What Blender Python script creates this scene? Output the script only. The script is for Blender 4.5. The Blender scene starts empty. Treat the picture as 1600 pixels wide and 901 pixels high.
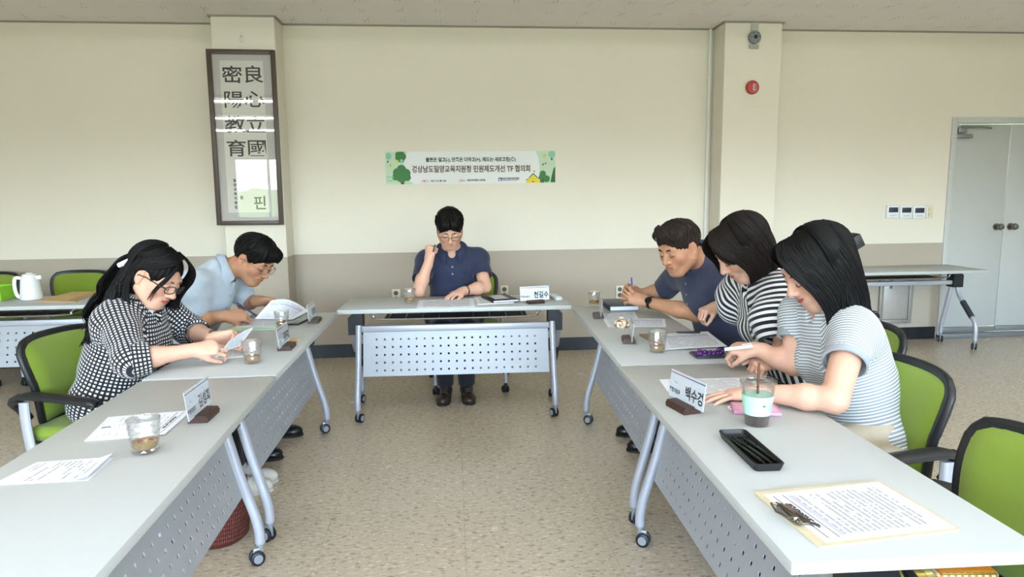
import bpy, bmesh, math, random
import numpy as np
from mathutils import Vector, Matrix, Euler, Quaternion
random.seed(7); np.random.seed(7)
SC = bpy.context.scene
COL = SC.collection
PI = math.pi
D2R = math.radians

# ------------------------------------------------------------------ camera (solved from the table edges, wall lines and columns)
CF = 1041.6444; CX, CYD, CH = -0.0876, 6.119, 1.4358
YAW, PITCH, ROLL = 0.0894, 0.135, -0.0114
def _basis():
    cy, sy, cp, sp = math.cos(YAW), math.sin(YAW), math.cos(PITCH), math.sin(PITCH)
    f = Vector((sy*cp, cy*cp, -sp)); r = Vector((cy, -sy, 0)); u = r.cross(f)
    c, s = math.cos(ROLL), math.sin(ROLL)
    return f, c*r+s*u, -s*r+c*u
CFW, CRT, CUP = _basis()
def at(u, v, axis, val):
    """the point of the plane x|y|z = val seen at photo pixel (u, v)"""
    d = CFW + CRT*((u-800)/CF) - CUP*((v-450.5)/CF)
    o = Vector((CX, -CYD, CH)); i = 'xyz'.index(axis)
    return o + d*((val-o[i])/d[i])
KS = .965                                                           # table tops are .745 m high: sizes and places first solved for .72 m shrink towards the camera
def QS(p): return Vector((CX+KS*(p[0]-CX), -CYD+KS*(p[1]+CYD), CH+KS*(p[2]-CH)))
def Q2(p): return (CX+KS*(p[0]-CX), -CYD+KS*(p[1]+CYD), 0)
cam_data = bpy.data.cameras.new('camera'); cam = bpy.data.objects.new('camera', cam_data); COL.objects.link(cam)
cam_data.sensor_width = 36; cam_data.lens = CF*36/1600; cam_data.clip_end = 60; cam_data.clip_start = 0.05
M = Matrix((CRT, CUP, -CFW)).transposed().to_4x4(); M.translation = Vector((CX, -CYD, CH)); cam.matrix_world = M
SC.camera = cam

# ------------------------------------------------------------------ materials
def lin(c):
    if isinstance(c, str):
        c = c.lstrip('#'); c = [int(c[i:i+2], 16)/255 for i in (0, 2, 4)]
    return tuple(((x/12.92) if x <= .04045 else ((x+.055)/1.055)**2.4) for x in c[:3]) + (1.0,)
_MATS = {}
def nt(name):
    m = bpy.data.materials.new(name); m.use_nodes = True
    t = m.node_tree; b = t.nodes['Principled BSDF']
    return m, t, b
def mat(name, col, rough=.5, metal=0., noise=0., nscale=20., bump=0., bscale=80., spec=.5, sheen=0., sss=0., trans=0., alpha=1.):
    if name in _MATS: return _MATS[name]
    m, t, b = nt(name); c = lin(col)
    b.inputs['Base Color'].default_value = c; b.inputs['Roughness'].default_value = rough; b.inputs['Metallic'].default_value = metal
    b.inputs['Specular IOR Level'].default_value = spec
    if sheen: b.inputs['Sheen Weight'].default_value = sheen
    if sss:
        b.inputs['Subsurface Weight'].default_value = sss; b.inputs['Subsurface Radius'].default_value = (.012, .005, .003); b.inputs['Subsurface Scale'].default_value = .6
    if trans: b.inputs['Transmission Weight'].default_value = trans
    tc = t.nodes.new('ShaderNodeTexCoord')
    if noise:
        n = t.nodes.new('ShaderNodeTexNoise'); n.inputs['Scale'].default_value = nscale; n.inputs['Detail'].default_value = 5
        t.links.new(tc.outputs['Object'], n.inputs['Vector'])
        mx = t.nodes.new('ShaderNodeMix'); mx.data_type = 'RGBA'
        mx.inputs['A'].default_value = tuple(x*(1-noise) for x in c[:3])+(1,); mx.inputs['B'].default_value = tuple(min(1, x*(1+noise)) for x in c[:3])+(1,)
        t.links.new(n.outputs['Fac'], mx.inputs['Factor']); t.links.new(mx.outputs['Result'], b.inputs['Base Color'])
    if bump:
        n = t.nodes.new('ShaderNodeTexNoise'); n.inputs['Scale'].default_value = bscale; n.inputs['Detail'].default_value = 3
        t.links.new(tc.outputs['Object'], n.inputs['Vector'])
        bp = t.nodes.new('ShaderNodeBump'); bp.inputs['Strength'].default_value = bump; bp.inputs['Distance'].default_value = .01
        t.links.new(n.outputs['Fac'], bp.inputs['Height']); t.links.new(bp.outputs['Normal'], b.inputs['Normal'])
    _MATS[name] = m
    return m
def mth(t, op, a, b=None, c=None):
    n = t.nodes.new('ShaderNodeMath'); n.operation = op
    for i, x in enumerate((a, b, c)):
        if x is None: continue
        if isinstance(x, (int, float)): n.inputs[i].default_value = x
        else: t.links.new(x, n.inputs[i])
    return n.outputs[0]
def mixc(t, f, a, b):
    n = t.nodes.new('ShaderNodeMix'); n.data_type = 'RGBA'
    for k, x in (('Factor', f), ('A', a), ('B', b)):
        if isinstance(x, (int, float)): n.inputs[k].default_value = x
        elif isinstance(x, tuple): n.inputs[k].default_value = x
        else: t.links.new(x, n.inputs[k])
    return n.outputs['Result']
def coord(t, kind='Object', scale=None, rot=None):
    tc = t.nodes.new('ShaderNodeTexCoord'); o = tc.outputs[kind]
    if scale:
        mp = t.nodes.new('ShaderNodeMapping'); mp.inputs['Scale'].default_value = scale
        if rot: mp.inputs['Rotation'].default_value = rot
        t.links.new(o, mp.inputs['Vector']); o = mp.outputs['Vector']
    return o
def noise(t, vec, scale, detail=3, rough=.5):
    n = t.nodes.new('ShaderNodeTexNoise'); n.inputs['Scale'].default_value = scale; n.inputs['Detail'].default_value = detail; n.inputs['Roughness'].default_value = rough
    t.links.new(vec, n.inputs['Vector']); return n.outputs['Fac']
def sepx(t, vec):
    s = t.nodes.new('ShaderNodeSeparateXYZ'); t.links.new(vec, s.inputs[0]); return s.outputs
def band(t, x, lo, hi):
    return mth(t, 'MULTIPLY', mth(t, 'GREATER_THAN', x, lo), mth(t, 'LESS_THAN', x, hi))

# ------------------------------------------------------------------ mesh builder
class MB:
    def __init__(s): s.v = []; s.f = []; s.m = []; s.uv = {}
    def add(s, vs, fs, mi=0, uvs=None):
        b = len(s.v); s.v.extend([tuple(x) for x in vs])
        for i, f in enumerate(fs):
            if uvs is not None: s.uv[len(s.f)] = uvs[i]
            s.f.append(tuple(b+j for j in f)); s.m.append(mi)
        return s
    def xf(s, M, start=0):
        for i in range(start, len(s.v)): s.v[i] = tuple(M @ Vector(s.v[i]))
        return s
    def box(s, c, d, rot=None, bev=0., mi=0, seg=2):
        bm = bmesh.new(); bmesh.ops.create_cube(bm, size=1)
        bmesh.ops.scale(bm, vec=Vector(d), verts=bm.verts)
        if bev: bmesh.ops.bevel(bm, geom=list(bm.edges), offset=min(bev, min(d)*.49), segments=seg, affect='EDGES', profile=.5)
        R = rot if isinstance(rot, Matrix) else (Euler(rot).to_matrix() if rot else Matrix.Identity(3))
        for i, v in enumerate(bm.verts): v.index = i
        s.add([R @ v.co + Vector(c) for v in bm.verts], [[v.index for v in f.verts] for f in bm.faces], mi); bm.free()
        return s
    def tube(s, pts, r, seg=10, mi=0, closed=False, cap=True, flat=None):
        pts = [Vector(p) for p in pts]; n = len(pts)
        rs = r if isinstance(r, (list, tuple)) else [r]*n
        up = None; rings = []
        for i, p in enumerate(pts):
            if closed: t = pts[(i+1) % n]-pts[i-1]
            else: t = (pts[min(i+1, n-1)]-pts[max(i-1, 0)])
            t = t.normalized() if t.length > 1e-9 else Vector((0, 0, 1))
            if up is None:
                up = Vector((0, 0, 1)) if abs(t.z) < .9 else Vector((0, 1, 0))
            a = (up - t*up.dot(t)).normalized(); b = t.cross(a); up = a
            fa, fb = flat if flat else (1, 1)
            rings.append([p + (a*math.cos(2*PI*k/seg)*fa + b*math.sin(2*PI*k/seg)*fb)*rs[i] for k in range(seg)])
        vs = [v for ring in rings for v in ring]; fs = []
        for i in range(n if closed else n-1):
            j = (i+1) % n
            for k in range(seg):
                l = (k+1) % seg
                fs.append((i*seg+k, i*seg+l, j*seg+l, j*seg+k))
        if cap and not closed:
            fs.append(tuple(range(seg))[::-1]); fs.append(tuple((n-1)*seg+k for k in range(seg)))
        return s.add(vs, fs, mi)
    def lathe(s, prof, c=(0, 0, 0), seg=24, mi=0, axis='z', fr=None):
        vs = []; fs = []; n = len(prof); c = Vector(c)
        for i, (r, z) in enumerate(prof):
            for k in range(seg):
                a = 2*PI*k/seg; rr = r*(fr(a, z) if fr else 1)
                p = (rr*math.cos(a), rr*math.sin(a), z)
                if axis == 'x': p = (p[2], p[0], p[1])
                elif axis == 'y': p = (p[1], p[2], p[0])
                vs.append(c+Vector(p))
        for i in range(n-1):
            for k in range(seg):
                l = (k+1) % seg
                fs.append((i*seg+k, i*seg+l, (i+1)*seg+l, (i+1)*seg+k))
        if prof[0][0] > 1e-6: fs.append(tuple(range(seg))[::-1])
        if prof[-1][0] > 1e-6: fs.append(tuple((n-1)*seg+k for k in range(seg)))
        return s.add(vs, fs, mi)
    def prism(s, poly, h0, h1, mi=0, plane='xy', M=None):
        n = len(poly)
        def P(a, b, h): return {'xy': (a, b, h), 'xz': (a, h, b), 'yz': (h, a, b)}[plane]
        vs = [P(a, b, h0) for a, b in poly]+[P(a, b, h1) for a, b in poly]
        if M: vs = [M @ Vector(v) for v in vs]
        fs = [tuple(range(n))[::-1], tuple(range(n, 2*n))]+[(i, (i+1) % n, n+(i+1) % n, n+i) for i in range(n)]
        return s.add(vs, fs, mi)
    def sheet(s, G, t, mi=0, mi2=None, uvflip=False):
        """grid of points -> closed slab of thickness t, with UVs 0..1 on the top"""
        G = [[Vector(p) for p in row] for row in G]; a, b = len(G), len(G[0]); N = []
        for i in range(a):
            for j in range(b):
                du = G[min(i+1, a-1)][j]-G[max(i-1, 0)][j]; dv = G[i][min(j+1, b-1)]-G[i][max(j-1, 0)]
                n = du.cross(dv); N.append(n.normalized() if n.length > 1e-12 else Vector((0, 0, 1)))
        top = [G[i][j]+N[i*b+j]*t for i in range(a) for j in range(b)]; bot = [G[i][j] for i in range(a) for j in range(b)]
        n = a*b; fs = []; uv = []
        def U(i, j): return (i/(a-1), j/(b-1))
        for i in range(a-1):
            for j in range(b-1):
                q = [(i, j), (i+1, j), (i+1, j+1), (i, j+1)]
                fs.append([x*b+y for x, y in q]); uv.append([U(*x) for x in q])
        s.add(top, fs, mi, uv)
        base = len(s.v)-n
        s.v.extend(tuple(x) for x in bot)
        def addf(f, m_): s.f.append(tuple(base+k for k in f)); s.m.append(m_)
        m2 = mi if mi2 is None else mi2
        for i in range(a-1):
            for j in range(b-1):
                s.uv[len(s.f)] = [(0., 0.)]*4
                addf([n+i*b+j, n+i*b+j+1, n+(i+1)*b+j+1, n+(i+1)*b+j], m2)
        edge = [(i, 0) for i in range(a)]+[(a-1, j) for j in range(1, b)]+[(i, b-1) for i in range(a-2, -1, -1)]+[(0, j) for j in range(b-2, 0, -1)]
        for k in range(len(edge)):
            p, q = edge[k], edge[(k+1) % len(edge)]; p = p[0]*b+p[1]; q = q[0]*b+q[1]
            s.uv[len(s.f)] = [(0., 0.)]*4
            addf([p, n+p, n+q, q], m2)
        return s
    def build(s, name, mats, parent=None, smooth=35, fix=True):
        me = bpy.data.meshes.new(name); me.from_pydata(s.v, [], s.f)
        for m in (mats if isinstance(mats, (list, tuple)) else [mats]): me.materials.append(m)
        me.polygons.foreach_set('material_index', s.m)
        if s.uv:
            ul = me.uv_layers.new(name='UVMap'); arr = np.zeros((len(me.loops), 2), np.float32)
            for fi, u in s.uv.items():
                ls = me.polygons[fi].loop_start
                for k, x in enumerate(u): arr[ls+k] = x
            ul.data.foreach_set('uv', arr.ravel())
        if fix and not s.uv:
            bm = bmesh.new(); bm.from_mesh(me); bmesh.ops.recalc_face_normals(bm, faces=bm.faces); bm.to_mesh(me); bm.free()
        if smooth:
            me.shade_smooth(); me.set_sharp_from_angle(angle=D2R(smooth))
        me.update()
        o = bpy.data.objects.new(name, me); COL.objects.link(o)
        if parent: o.parent = parent
        return o
def tag(o, label=None, cat=None, group=None, kind=None):
    for k, v in (('label', label), ('category', cat), ('group', group), ('kind', kind)):
        if v: o[k] = v
    return o
def thing(name, label, cat, loc=(0, 0, 0), rz=0., group=None):
    o = bpy.data.objects.new(name, None); COL.objects.link(o); o.empty_display_size = .05
    o.location = loc; o.rotation_euler = (0, 0, rz)
    return tag(o, label, cat, group)
def dup(o, parent=None):
    c = o.copy(); COL.objects.link(c); c.parent = parent
    for ch in o.children: dup(ch, c)
    return c
def place(src, loc, rz, label, group=None):
    r = dup(src); r.location = loc; r.rotation_euler = (0, 0, rz); r['label'] = label
    if group: r['group'] = group
    return r
def text_polys(body, size, off=0., ax='CENTER', sx=1.):
    c = bpy.data.curves.new('t', 'FONT'); c.body = body; c.size = size; c.align_x = ax; c.align_y = 'CENTER'; c.offset = off; c.resolution_u = 4
    o = bpy.data.objects.new('t', c); COL.objects.link(o)
    me = bpy.data.meshes.new_from_object(o.evaluated_get(bpy.context.evaluated_depsgraph_get()))
    vs = [Vector((v.co.x*sx, v.co.y, 0)) for v in me.vertices]; fs = [tuple(p.vertices) for p in me.polygons]
    bpy.data.objects.remove(o); bpy.data.curves.remove(c); bpy.data.meshes.remove(me)
    return vs, fs
def add_text(mb, body, size, M, off=0., ax='CENTER', sx=1., mi=0):
    vs, fs = text_polys(body, size, off, ax, sx)
    mb.add([M @ v for v in vs], fs, mi)
def frame3(o, xdir, ydir):
    x = Vector(xdir).normalized(); y = Vector(ydir); y = (y-x*y.dot(x)).normalized(); z = x.cross(y)
    m = Matrix((x, y, z)).transposed().to_4x4(); m.translation = Vector(o); return m
def catmull(pts, n=6):
    pts = [Vector(p) for p in pts]; out = []
    for i in range(len(pts)-1):
        p0 = pts[max(i-1, 0)]; p1 = pts[i]; p2 = pts[i+1]; p3 = pts[min(i+2, len(pts)-1)]
        for k in range(n):
            t = k/n
            out.append(.5*((2*p1)+(p2-p0)*t+(2*p0-5*p1+4*p2-p3)*t*t+(3*p1-p0-3*p2+p3)*t**3))
    out.append(pts[-1]); return out
# ------------------------------------------------------------------ common materials
WHITE_TOP = mat('white_laminate', '#b4b7b7', .5, noise=.015, nscale=60)
EDGE_TOP = mat('table_edge_band', '#b2b4b6', .45)
SILVER = mat('silver_paint', '#b3b5bf', .38, metal=.25, noise=.03, nscale=120)
PANEL = mat('grey_steel_panel', '#a9adb4', .45, metal=.15, noise=.02, nscale=90)
CHROME = mat('chrome', '#c8c8cc', .18, metal=1.)
BLACK = mat('black_plastic', '#18191c', .45)
BLACKM = mat('black_matte', '#101114', .7)
FOAM = mat('dark_foam', '#34363a', .9, bump=.4, bscale=300)
HUB = mat('caster_hub', '#8d8f94', .4)
GREEN = mat('green_fabric', '#7d9526', .85, noise=.08, nscale=250, bump=.35, bscale=900, sheen=.2)
PAPER = mat('paper', '#eceef4', .8)
DARKWOOD = mat('dark_wood', '#3b211a', .45, noise=.25, nscale=35)
GOLD = mat('gold_tin', '#b8a45c', .3, metal=.8)

def glass_mat(name, tint=(1, 1, 1, 1), clear=.72, rough=.03, edge=.7):
    m = bpy.data.materials.new(name); m.use_nodes = True; t = m.node_tree; t.nodes.clear()
    out = t.nodes.new('ShaderNodeOutputMaterial'); tr = t.nodes.new('ShaderNodeBsdfTransparent'); tr.inputs[0].default_value = tint
    gl = t.nodes.new('ShaderNodeBsdfGlossy'); gl.inputs['Roughness'].default_value = rough
    lw = t.nodes.new('ShaderNodeLayerWeight'); lw.inputs['Blend'].default_value = .35
    f = mth(t, 'ADD', mth(t, 'MULTIPLY', lw.outputs['Facing'], edge), 1-clear)
    f = mth(t, 'MINIMUM', f, .85)
    mx = t.nodes.new('ShaderNodeMixShader'); t.links.new(f, mx.inputs[0]); t.links.new(tr.outputs[0], mx.inputs[1]); t.links.new(gl.outputs[0], mx.inputs[2])
    t.links.new(mx.outputs[0], out.inputs['Surface']); return m
GLASS = glass_mat('clear_glass', (.985, .99, .99, 1), .90, .05, .45)
ACRYLIC = glass_mat('clear_acrylic', (.98, .99, 1, 1), .985, .03, .25)
PANE = glass_mat('picture_glass', (1, 1, 1, 1), .965, .0, .3)
PETCUP = glass_mat('clear_plastic', (.98, .98, .98, 1), .955, .06, .55)
LENS = glass_mat('spectacle_lens', (.99, .99, .99, 1), .96, .02, .3)

# ------------------------------------------------------------------ room
CEIL = 2.934; WAIST = .955
XL, XR, YF = -5.6, 6.6, -11.0
def wall_mat():
    m, t, b = nt('two_tone_wall_paint'); z = sepx(t, coord(t, 'Object'))[2]
    n = noise(t, coord(t, 'Object'), 1.3, 3)
    up = mixc(t, n, lin('#dbd6ca'), lin('#e2ddd0')); lo = mixc(t, n, lin('#a89e90'), lin('#b1a799'))
    t.links.new(mixc(t, mth(t, 'GREATER_THAN', z, WAIST), lo, up), b.inputs['Base Color']); b.inputs['Roughness'].default_value = .55
    bp = t.nodes.new('ShaderNodeBump'); bp.inputs['Strength'].default_value = .12; bp.inputs['Distance'].default_value = .006
    t.links.new(noise(t, coord(t, 'Object'), 35, 4), bp.inputs['Height']); t.links.new(bp.outputs[0], b.inputs['Normal']); return m
WALL = wall_mat()
def floor_mat():
    m, t, b = nt('speckled_vinyl_floor'); o = coord(t, 'Object')
    big = noise(t, o, 1.1, 3)
    base = mixc(t, big, lin('#b9a993'), lin('#cabca7'))
    f1 = noise(t, coord(t, 'Object', (30, 60, 1)), 1., 4, .62); f2 = noise(t, coord(t, 'Object', (24, 56, 1), (0, 0, .15)), 1.3, 4, .65)
    f3 = noise(t, coord(t, 'Object', (70, 120, 1)), 1., 3, .6)
    def ramp(x, lo, hi): return mth(t, 'MINIMUM', mth(t, 'MAXIMUM', mth(t, 'DIVIDE', mth(t, 'SUBTRACT', x, lo), hi-lo), 0.), 1.)
    c = mixc(t, ramp(f3, .48, .64), base, lin('#c9bba4'))
    c = mixc(t, mth(t, 'MULTIPLY', ramp(f1, .55, .63), .62), c, lin('#846e55'))
    c = mixc(t, mth(t, 'MULTIPLY', ramp(f2, .555, .63), .85), c, lin('#ddd3c2'))
    xyz = sepx(t, o)
    gx = mth(t, 'ABSOLUTE', mth(t, 'SUBTRACT', mth(t, 'FRACT', mth(t, 'DIVIDE', mth(t, 'ADD', xyz[0], 30.06), .6)), .5))
    gy = mth(t, 'ABSOLUTE', mth(t, 'SUBTRACT', mth(t, 'FRACT', mth(t, 'DIVIDE', mth(t, 'ADD', xyz[1], 30.2), .6)), .5))
    seam = mth(t, 'GREATER_THAN', mth(t, 'MAXIMUM', gx, gy), .4975)
    c = mixc(t, mth(t, 'MULTIPLY', seam, .35), c, lin('#8a7a66'))
    t.links.new(c, b.inputs['Base Color']); b.inputs['Roughness'].default_value = .2
    t.links.new(mth(t, 'ADD', mth(t, 'MULTIPLY', noise(t, o, 4, 3), .16), .16), b.inputs['Roughness'])
    b.inputs['Specular IOR Level'].default_value = .5
    bp = t.nodes.new('ShaderNodeBump'); bp.inputs['Strength'].default_value = .06; bp.inputs['Distance'].default_value = .004
    t.links.new(noise(t, o, 30, 3), bp.inputs['Height']); t.links.new(bp.outputs[0], b.inputs['Normal']); return m
def ceil_mat():
    m, t, b = nt('pitted_ceiling_board'); o = coord(t, 'Object'); xyz = sepx(t, o)
    n = noise(t, o, 3, 3); c = mixc(t, n, lin('#ebe8e6'), lin('#f1efed'))
    # screw pairs at the board joints
    cx = mth(t, 'SUBTRACT', mth(t, 'FRACT', mth(t, 'DIVIDE', mth(t, 'ADD', xyz[0], 30), .303)), .5); cy = mth(t, 'SUBTRACT', mth(t, 'FRACT', mth(t, 'DIVIDE', mth(t, 'ADD', xyz[1], 30), .303)), .5)
    ax = mth(t, 'ABSOLUTE', cx); ay = mth(t, 'ABSOLUTE', cy)
    ex = mth(t, 'SUBTRACT', ax, .055); ey = mth(t, 'SUBTRACT', ay, .075)
    d = mth(t, 'SQRT', mth(t, 'ADD', mth(t, 'MULTIPLY', ex, ex), mth(t, 'MULTIPLY', ey, ey)))
    jit = noise(t, coord(t, 'Object', (1, 1, 1)), 6, 2)
    dots = mth(t, 'MULTIPLY', mth(t, 'LESS_THAN', d, .026), mth(t, 'GREATER_THAN', jit, .44))
    lines = mth(t, 'MULTIPLY', mth(t, 'LESS_THAN', mth(t, 'ABSOLUTE', mth(t, 'ADD', cx, mth(t, 'MULTIPLY', cy, .35))), .012), mth(t, 'MULTIPLY', mth(t, 'LESS_THAN', ay, .36), mth(t, 'GREATER_THAN', noise(t, o, 4.3, 2), .55)))
    c = mixc(t, mth(t, 'MULTIPLY', mth(t, 'MAXIMUM', dots, mth(t, 'MULTIPLY', lines, .55)), .55), c, lin('#77706b'))
    t.links.new(c, b.inputs['Base Color']); b.inputs['Roughness'].default_value = .8
    bp = t.nodes.new('ShaderNodeBump'); bp.inputs['Strength'].default_value = .25; bp.inputs['Distance'].default_value = .004
    t.links.new(noise(t, o, 60, 3), bp.inputs['Height']); t.links.new(bp.outputs[0], b.inputs['Normal']); return m
def struct(name, mb, m, smooth=0, parent=None):
    o = mb.build(name, m, parent, smooth=smooth)
    if parent is None: o['kind'] = 'structure'
    return o
FLOOR = floor_mat(); CEILM = ceil_mat()
struct('floor', MB().box(((XL+XR)/2, YF/2, -.05), (XR-XL+.4, -YF+.4, .1)), FLOOR)
struct('ceiling', MB().box(((XL+XR)/2, YF/2, CEIL+.05), (XR-XL+.4, -YF+.4, .1)), CEILM)
# back wall with a doorway at x 4.70..6.06
DX0, DX1, DZ = 4.70, 6.03, 2.15
wb = MB(); wb.box(((XL+DX0)/2, .1, CEIL/2), (DX0-XL, .2, CEIL)); wb.box(((DX0+DX1)/2, .1, (DZ+CEIL)/2), (DX1-DX0, .2, CEIL-DZ)); wb.box(((DX1+XR)/2, .1, CEIL/2), (XR-DX1, .2, CEIL))
struct('wall_back', wb, WALL)
C1, C2, C3, C4, CD = -2.002, -1.4945, 2.3262, 2.8456, .2608
struct('wall_column_left', MB().box(((C1+C2)/2, -CD/2+.005, CEIL/2), (C2-C1, CD+.01, CEIL), bev=.008), WALL)
struct('wall_column_right', MB().box(((C3+C4)/2, -CD/2+.005, CEIL/2), (C4-C3, CD+.01, CEIL), bev=.008), WALL)
struct('wall_left', MB().box((XL-.1, YF/2, CEIL/2), (.2, -YF, CEIL)), WALL)
struct('wall_right', MB().box((XR+.1, YF/2, CEIL/2), (.2, -YF, CEIL)), WALL)
# wall behind the camera with a row of windows
WZ0, WZ1 = 1.0, 2.45
wins = [(-5.2, -3.6), (-3.2, -1.6), (-1.2, .4), (.8, 2.4), (2.8, 4.4), (4.8, 6.2)]
wf = MB(); wf.box(((XL+XR)/2, YF-.1, WZ0/2), (XR-XL, .2, WZ0)); wf.box(((XL+XR)/2, YF-.1, (WZ1+CEIL)/2), (XR-XL, .2, CEIL-WZ1))
ed = [XL]+[x for w in wins for x in w]+[XR]
for i in range(0, len(ed), 2): wf.box(((ed[i]+ed[i+1])/2, YF-.1, (WZ0+WZ1)/2), (ed[i+1]-ed[i], .2, WZ1-WZ0))
struct('wall_front', wf, WALL)
ALU = mat('aluminium_frame', '#c9cbcd', .35, metal=.6)
for i, (a, b) in enumerate(wins):
    f = MB(); w = .05
    f.box(((a+b)/2, YF-.06, WZ0+w/2), (b-a, .08, w)); f.box(((a+b)/2, YF-.06, WZ1-w/2), (b-a, .08, w))
    for x in (a+w/2, (a+b)/2, b-w/2): f.box((x, YF-.06, (WZ0+WZ1)/2), (w, .08, WZ1-WZ0-2*w))
    o = struct('window_%d' % (i+1), f, ALU)
    MB().box(((a+b)/2, YF-.06, (WZ0+WZ1)/2), (b-a-.02, .006, WZ1-WZ0-.02)).build('pane', glass_mat('window_glass_%d' % i, (.97, 1, 1, 1), .97, 0), o, smooth=0)
# baseboards
BASEB = mat('dark_vinyl_baseboard', '#16181f', .35)
BZ = .122
for nm, segs in (('baseboard_back', [(XL, C1), (C2, C3), (C4, DX0-.02)]), ):
    bb = MB()
    for a, b in segs: bb.box(((a+b)/2, -.006, BZ/2), (b-a, .014, BZ), bev=.003)
    for a, b in ((C1, C2), (C3, C4)):
        bb.box(((a+b)/2, -CD-.006, BZ/2), (b-a+.026, .014, BZ), bev=.003)
        for x in (a-.006, b+.006): bb.box((x, -CD/2-.004, BZ/2), (.014, CD, BZ), bev=.003)
    struct(nm, bb, BASEB)
struct('baseboard_left', MB().box((XL+.007, YF/2, BZ/2), (.014, -YF, BZ)), BASEB)
struct('baseboard_right', MB().box((XR-.007, YF/2, BZ/2), (.014, -YF, BZ)), BASEB)
# ceiling edge moulding, following wall and columns
MOULD = mat('grey_ceiling_moulding', '#8d8780', .6)
mo = MB()
for a, b in ((XL, C1), (C2, C3), (C4, XR)): mo.box(((a+b)/2, -.008, CEIL-.006), (b-a, .018, .012))
for a, b in ((C1, C2), (C3, C4)):
    mo.box(((a+b)/2, -CD-.008, CEIL-.006), (b-a+.034, .018, .012))
    for x in (a-.008, b+.008): mo.box((x, -CD/2-.004, CEIL-.006), (.018, CD, .012))
struct('trim_1', mo, MOULD)
# white conduit in the corner beside the right column
struct('trim_2', MB().box((C3-.035, -.012, (CEIL+.13)/2), (.026, .024, CEIL-.13-.01), bev=.004), mat('white_pvc', '#e4e4e2', .4))

# ------------------------------------------------------------------ double door
DOORP = mat('grey_door_paint', '#b5b8b8', .45, noise=.03, nscale=6)
FRAMEP = mat('door_frame_paint', '#bfc2c1', .45, noise=.06, nscale=25)
KNOBM = mat('dark_brushed_steel', '#8b8580', .28, metal=.95)
door = thing('door_1', None, None, (0, 0, 0)); door['kind'] = 'structure'
fr = MB()
fr.box((DX0+.0275, .05, DZ/2), (.055, .13, DZ), bev=.004); fr.box((DX1-.0275, .05, DZ/2), (.055, .13, DZ), bev=.004); fr.box(((DX0+DX1)/2, .0505, DZ-.0275), (DX1-DX0-.11, .128, .055), bev=.003)
fr.build('door_frame', FRAMEP, door)
dm = 5.362
for a, b in ((DX0+.058, dm-.004), (dm+.004, DX1-.058)):
    lf = MB().box(((a+b)/2, .07, (.10+DZ-.06)/2), (b-a, .045, DZ-.06-.10), bev=.004).build('door_leaf', DOORP, door)
    MB().box(((a+b)/2, .062, .072), (b-a, .05, .05), bev=.003).build('kick_rail', mat('door_kick_rail', '#86888a', .4, metal=.3), lf)
    kx = dm-.075 if a < dm-.1 else dm+.075
    kz = 1.10
    kb = MB(); kb.lathe([(.001, 0), (.034, 0), (.034, -.008), (.016, -.012), (.014, -.035), (.03, -.045), (.033, -.062), (.026, -.076), (.001, -.08)], (kx, .047, kz), 24, axis='y')
    kb.build('door_knob', KNOBM, lf)
MB().box(((DX0+DX1)/2, .03, .022), (DX1-DX0, .12, .044), bev=.003).build('threshold', mat('door_sill', '#7e8286', .4, metal=.3), door)
cl = MB(); cl.box((DX0+.115, .015, 2.03), (.09, .05, .05), bev=.008); cl.box((DX0+.15, .02, 1.975), (.17, .04, .035), bev=.008)
a0 = Vector((DX0+.11, .005, 2.058)); cl.tube([a0, a0+Vector((.2, -.02, .0)), a0+Vector((.33, .03, -.005))], .009, 8)
cl.build('door_closer', mat('grey_cast_closer', '#8a8c90', .4, metal=.5), door)
# ------------------------------------------------------------------ flip-top training tables on casters
TL, TD, TZ = 1.5517, .5332, .72
def perforated(mb, x0, x1, z0, z1, y0, y1, nx, nz, hole, mx, mz):
    """steel plate in xz with nx*nz square holes, real openings"""
    xs = [x0]; zs = [z0]
    for i in range(nx):
        c = x0+mx+(x1-x0-2*mx)*i/(nx-1); xs += [c-hole/2, c+hole/2]
    for i in range(nz):
        c = z0+mz+(z1-z0-2*mz)*i/(nz-1); zs += [c-hole/2, c+hole/2]
    xs.append(x1); zs.append(z1); A, B = len(xs), len(zs); n = A*B
    vs = [(x, y0, z) for x in xs for z in zs]+[(x, y1, z) for x in xs for z in zs]; fs = []
    solid = lambda i, j: not (i % 2 == 1 and j % 2 == 1) if 0 <= i < A-1 and 0 <= j < B-1 else False
    for i in range(A-1):
        for j in range(B-1):
            if not solid(i, j): continue
            q = (i*B+j, (i+1)*B+j, (i+1)*B+j+1, i*B+j+1); fs.append(q); fs.append(tuple(n+k for k in q[::-1]))
            for (di, dj, e) in ((-1, 0, (q[3], q[0])), (1, 0, (q[1], q[2])), (0, -1, (q[0], q[1])), (0, 1, (q[2], q[3]))):
                if not solid(i+di, j+dj): fs.append((e[1], e[0], n+e[0], n+e[1]))
    mb.add(vs, fs)
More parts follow.
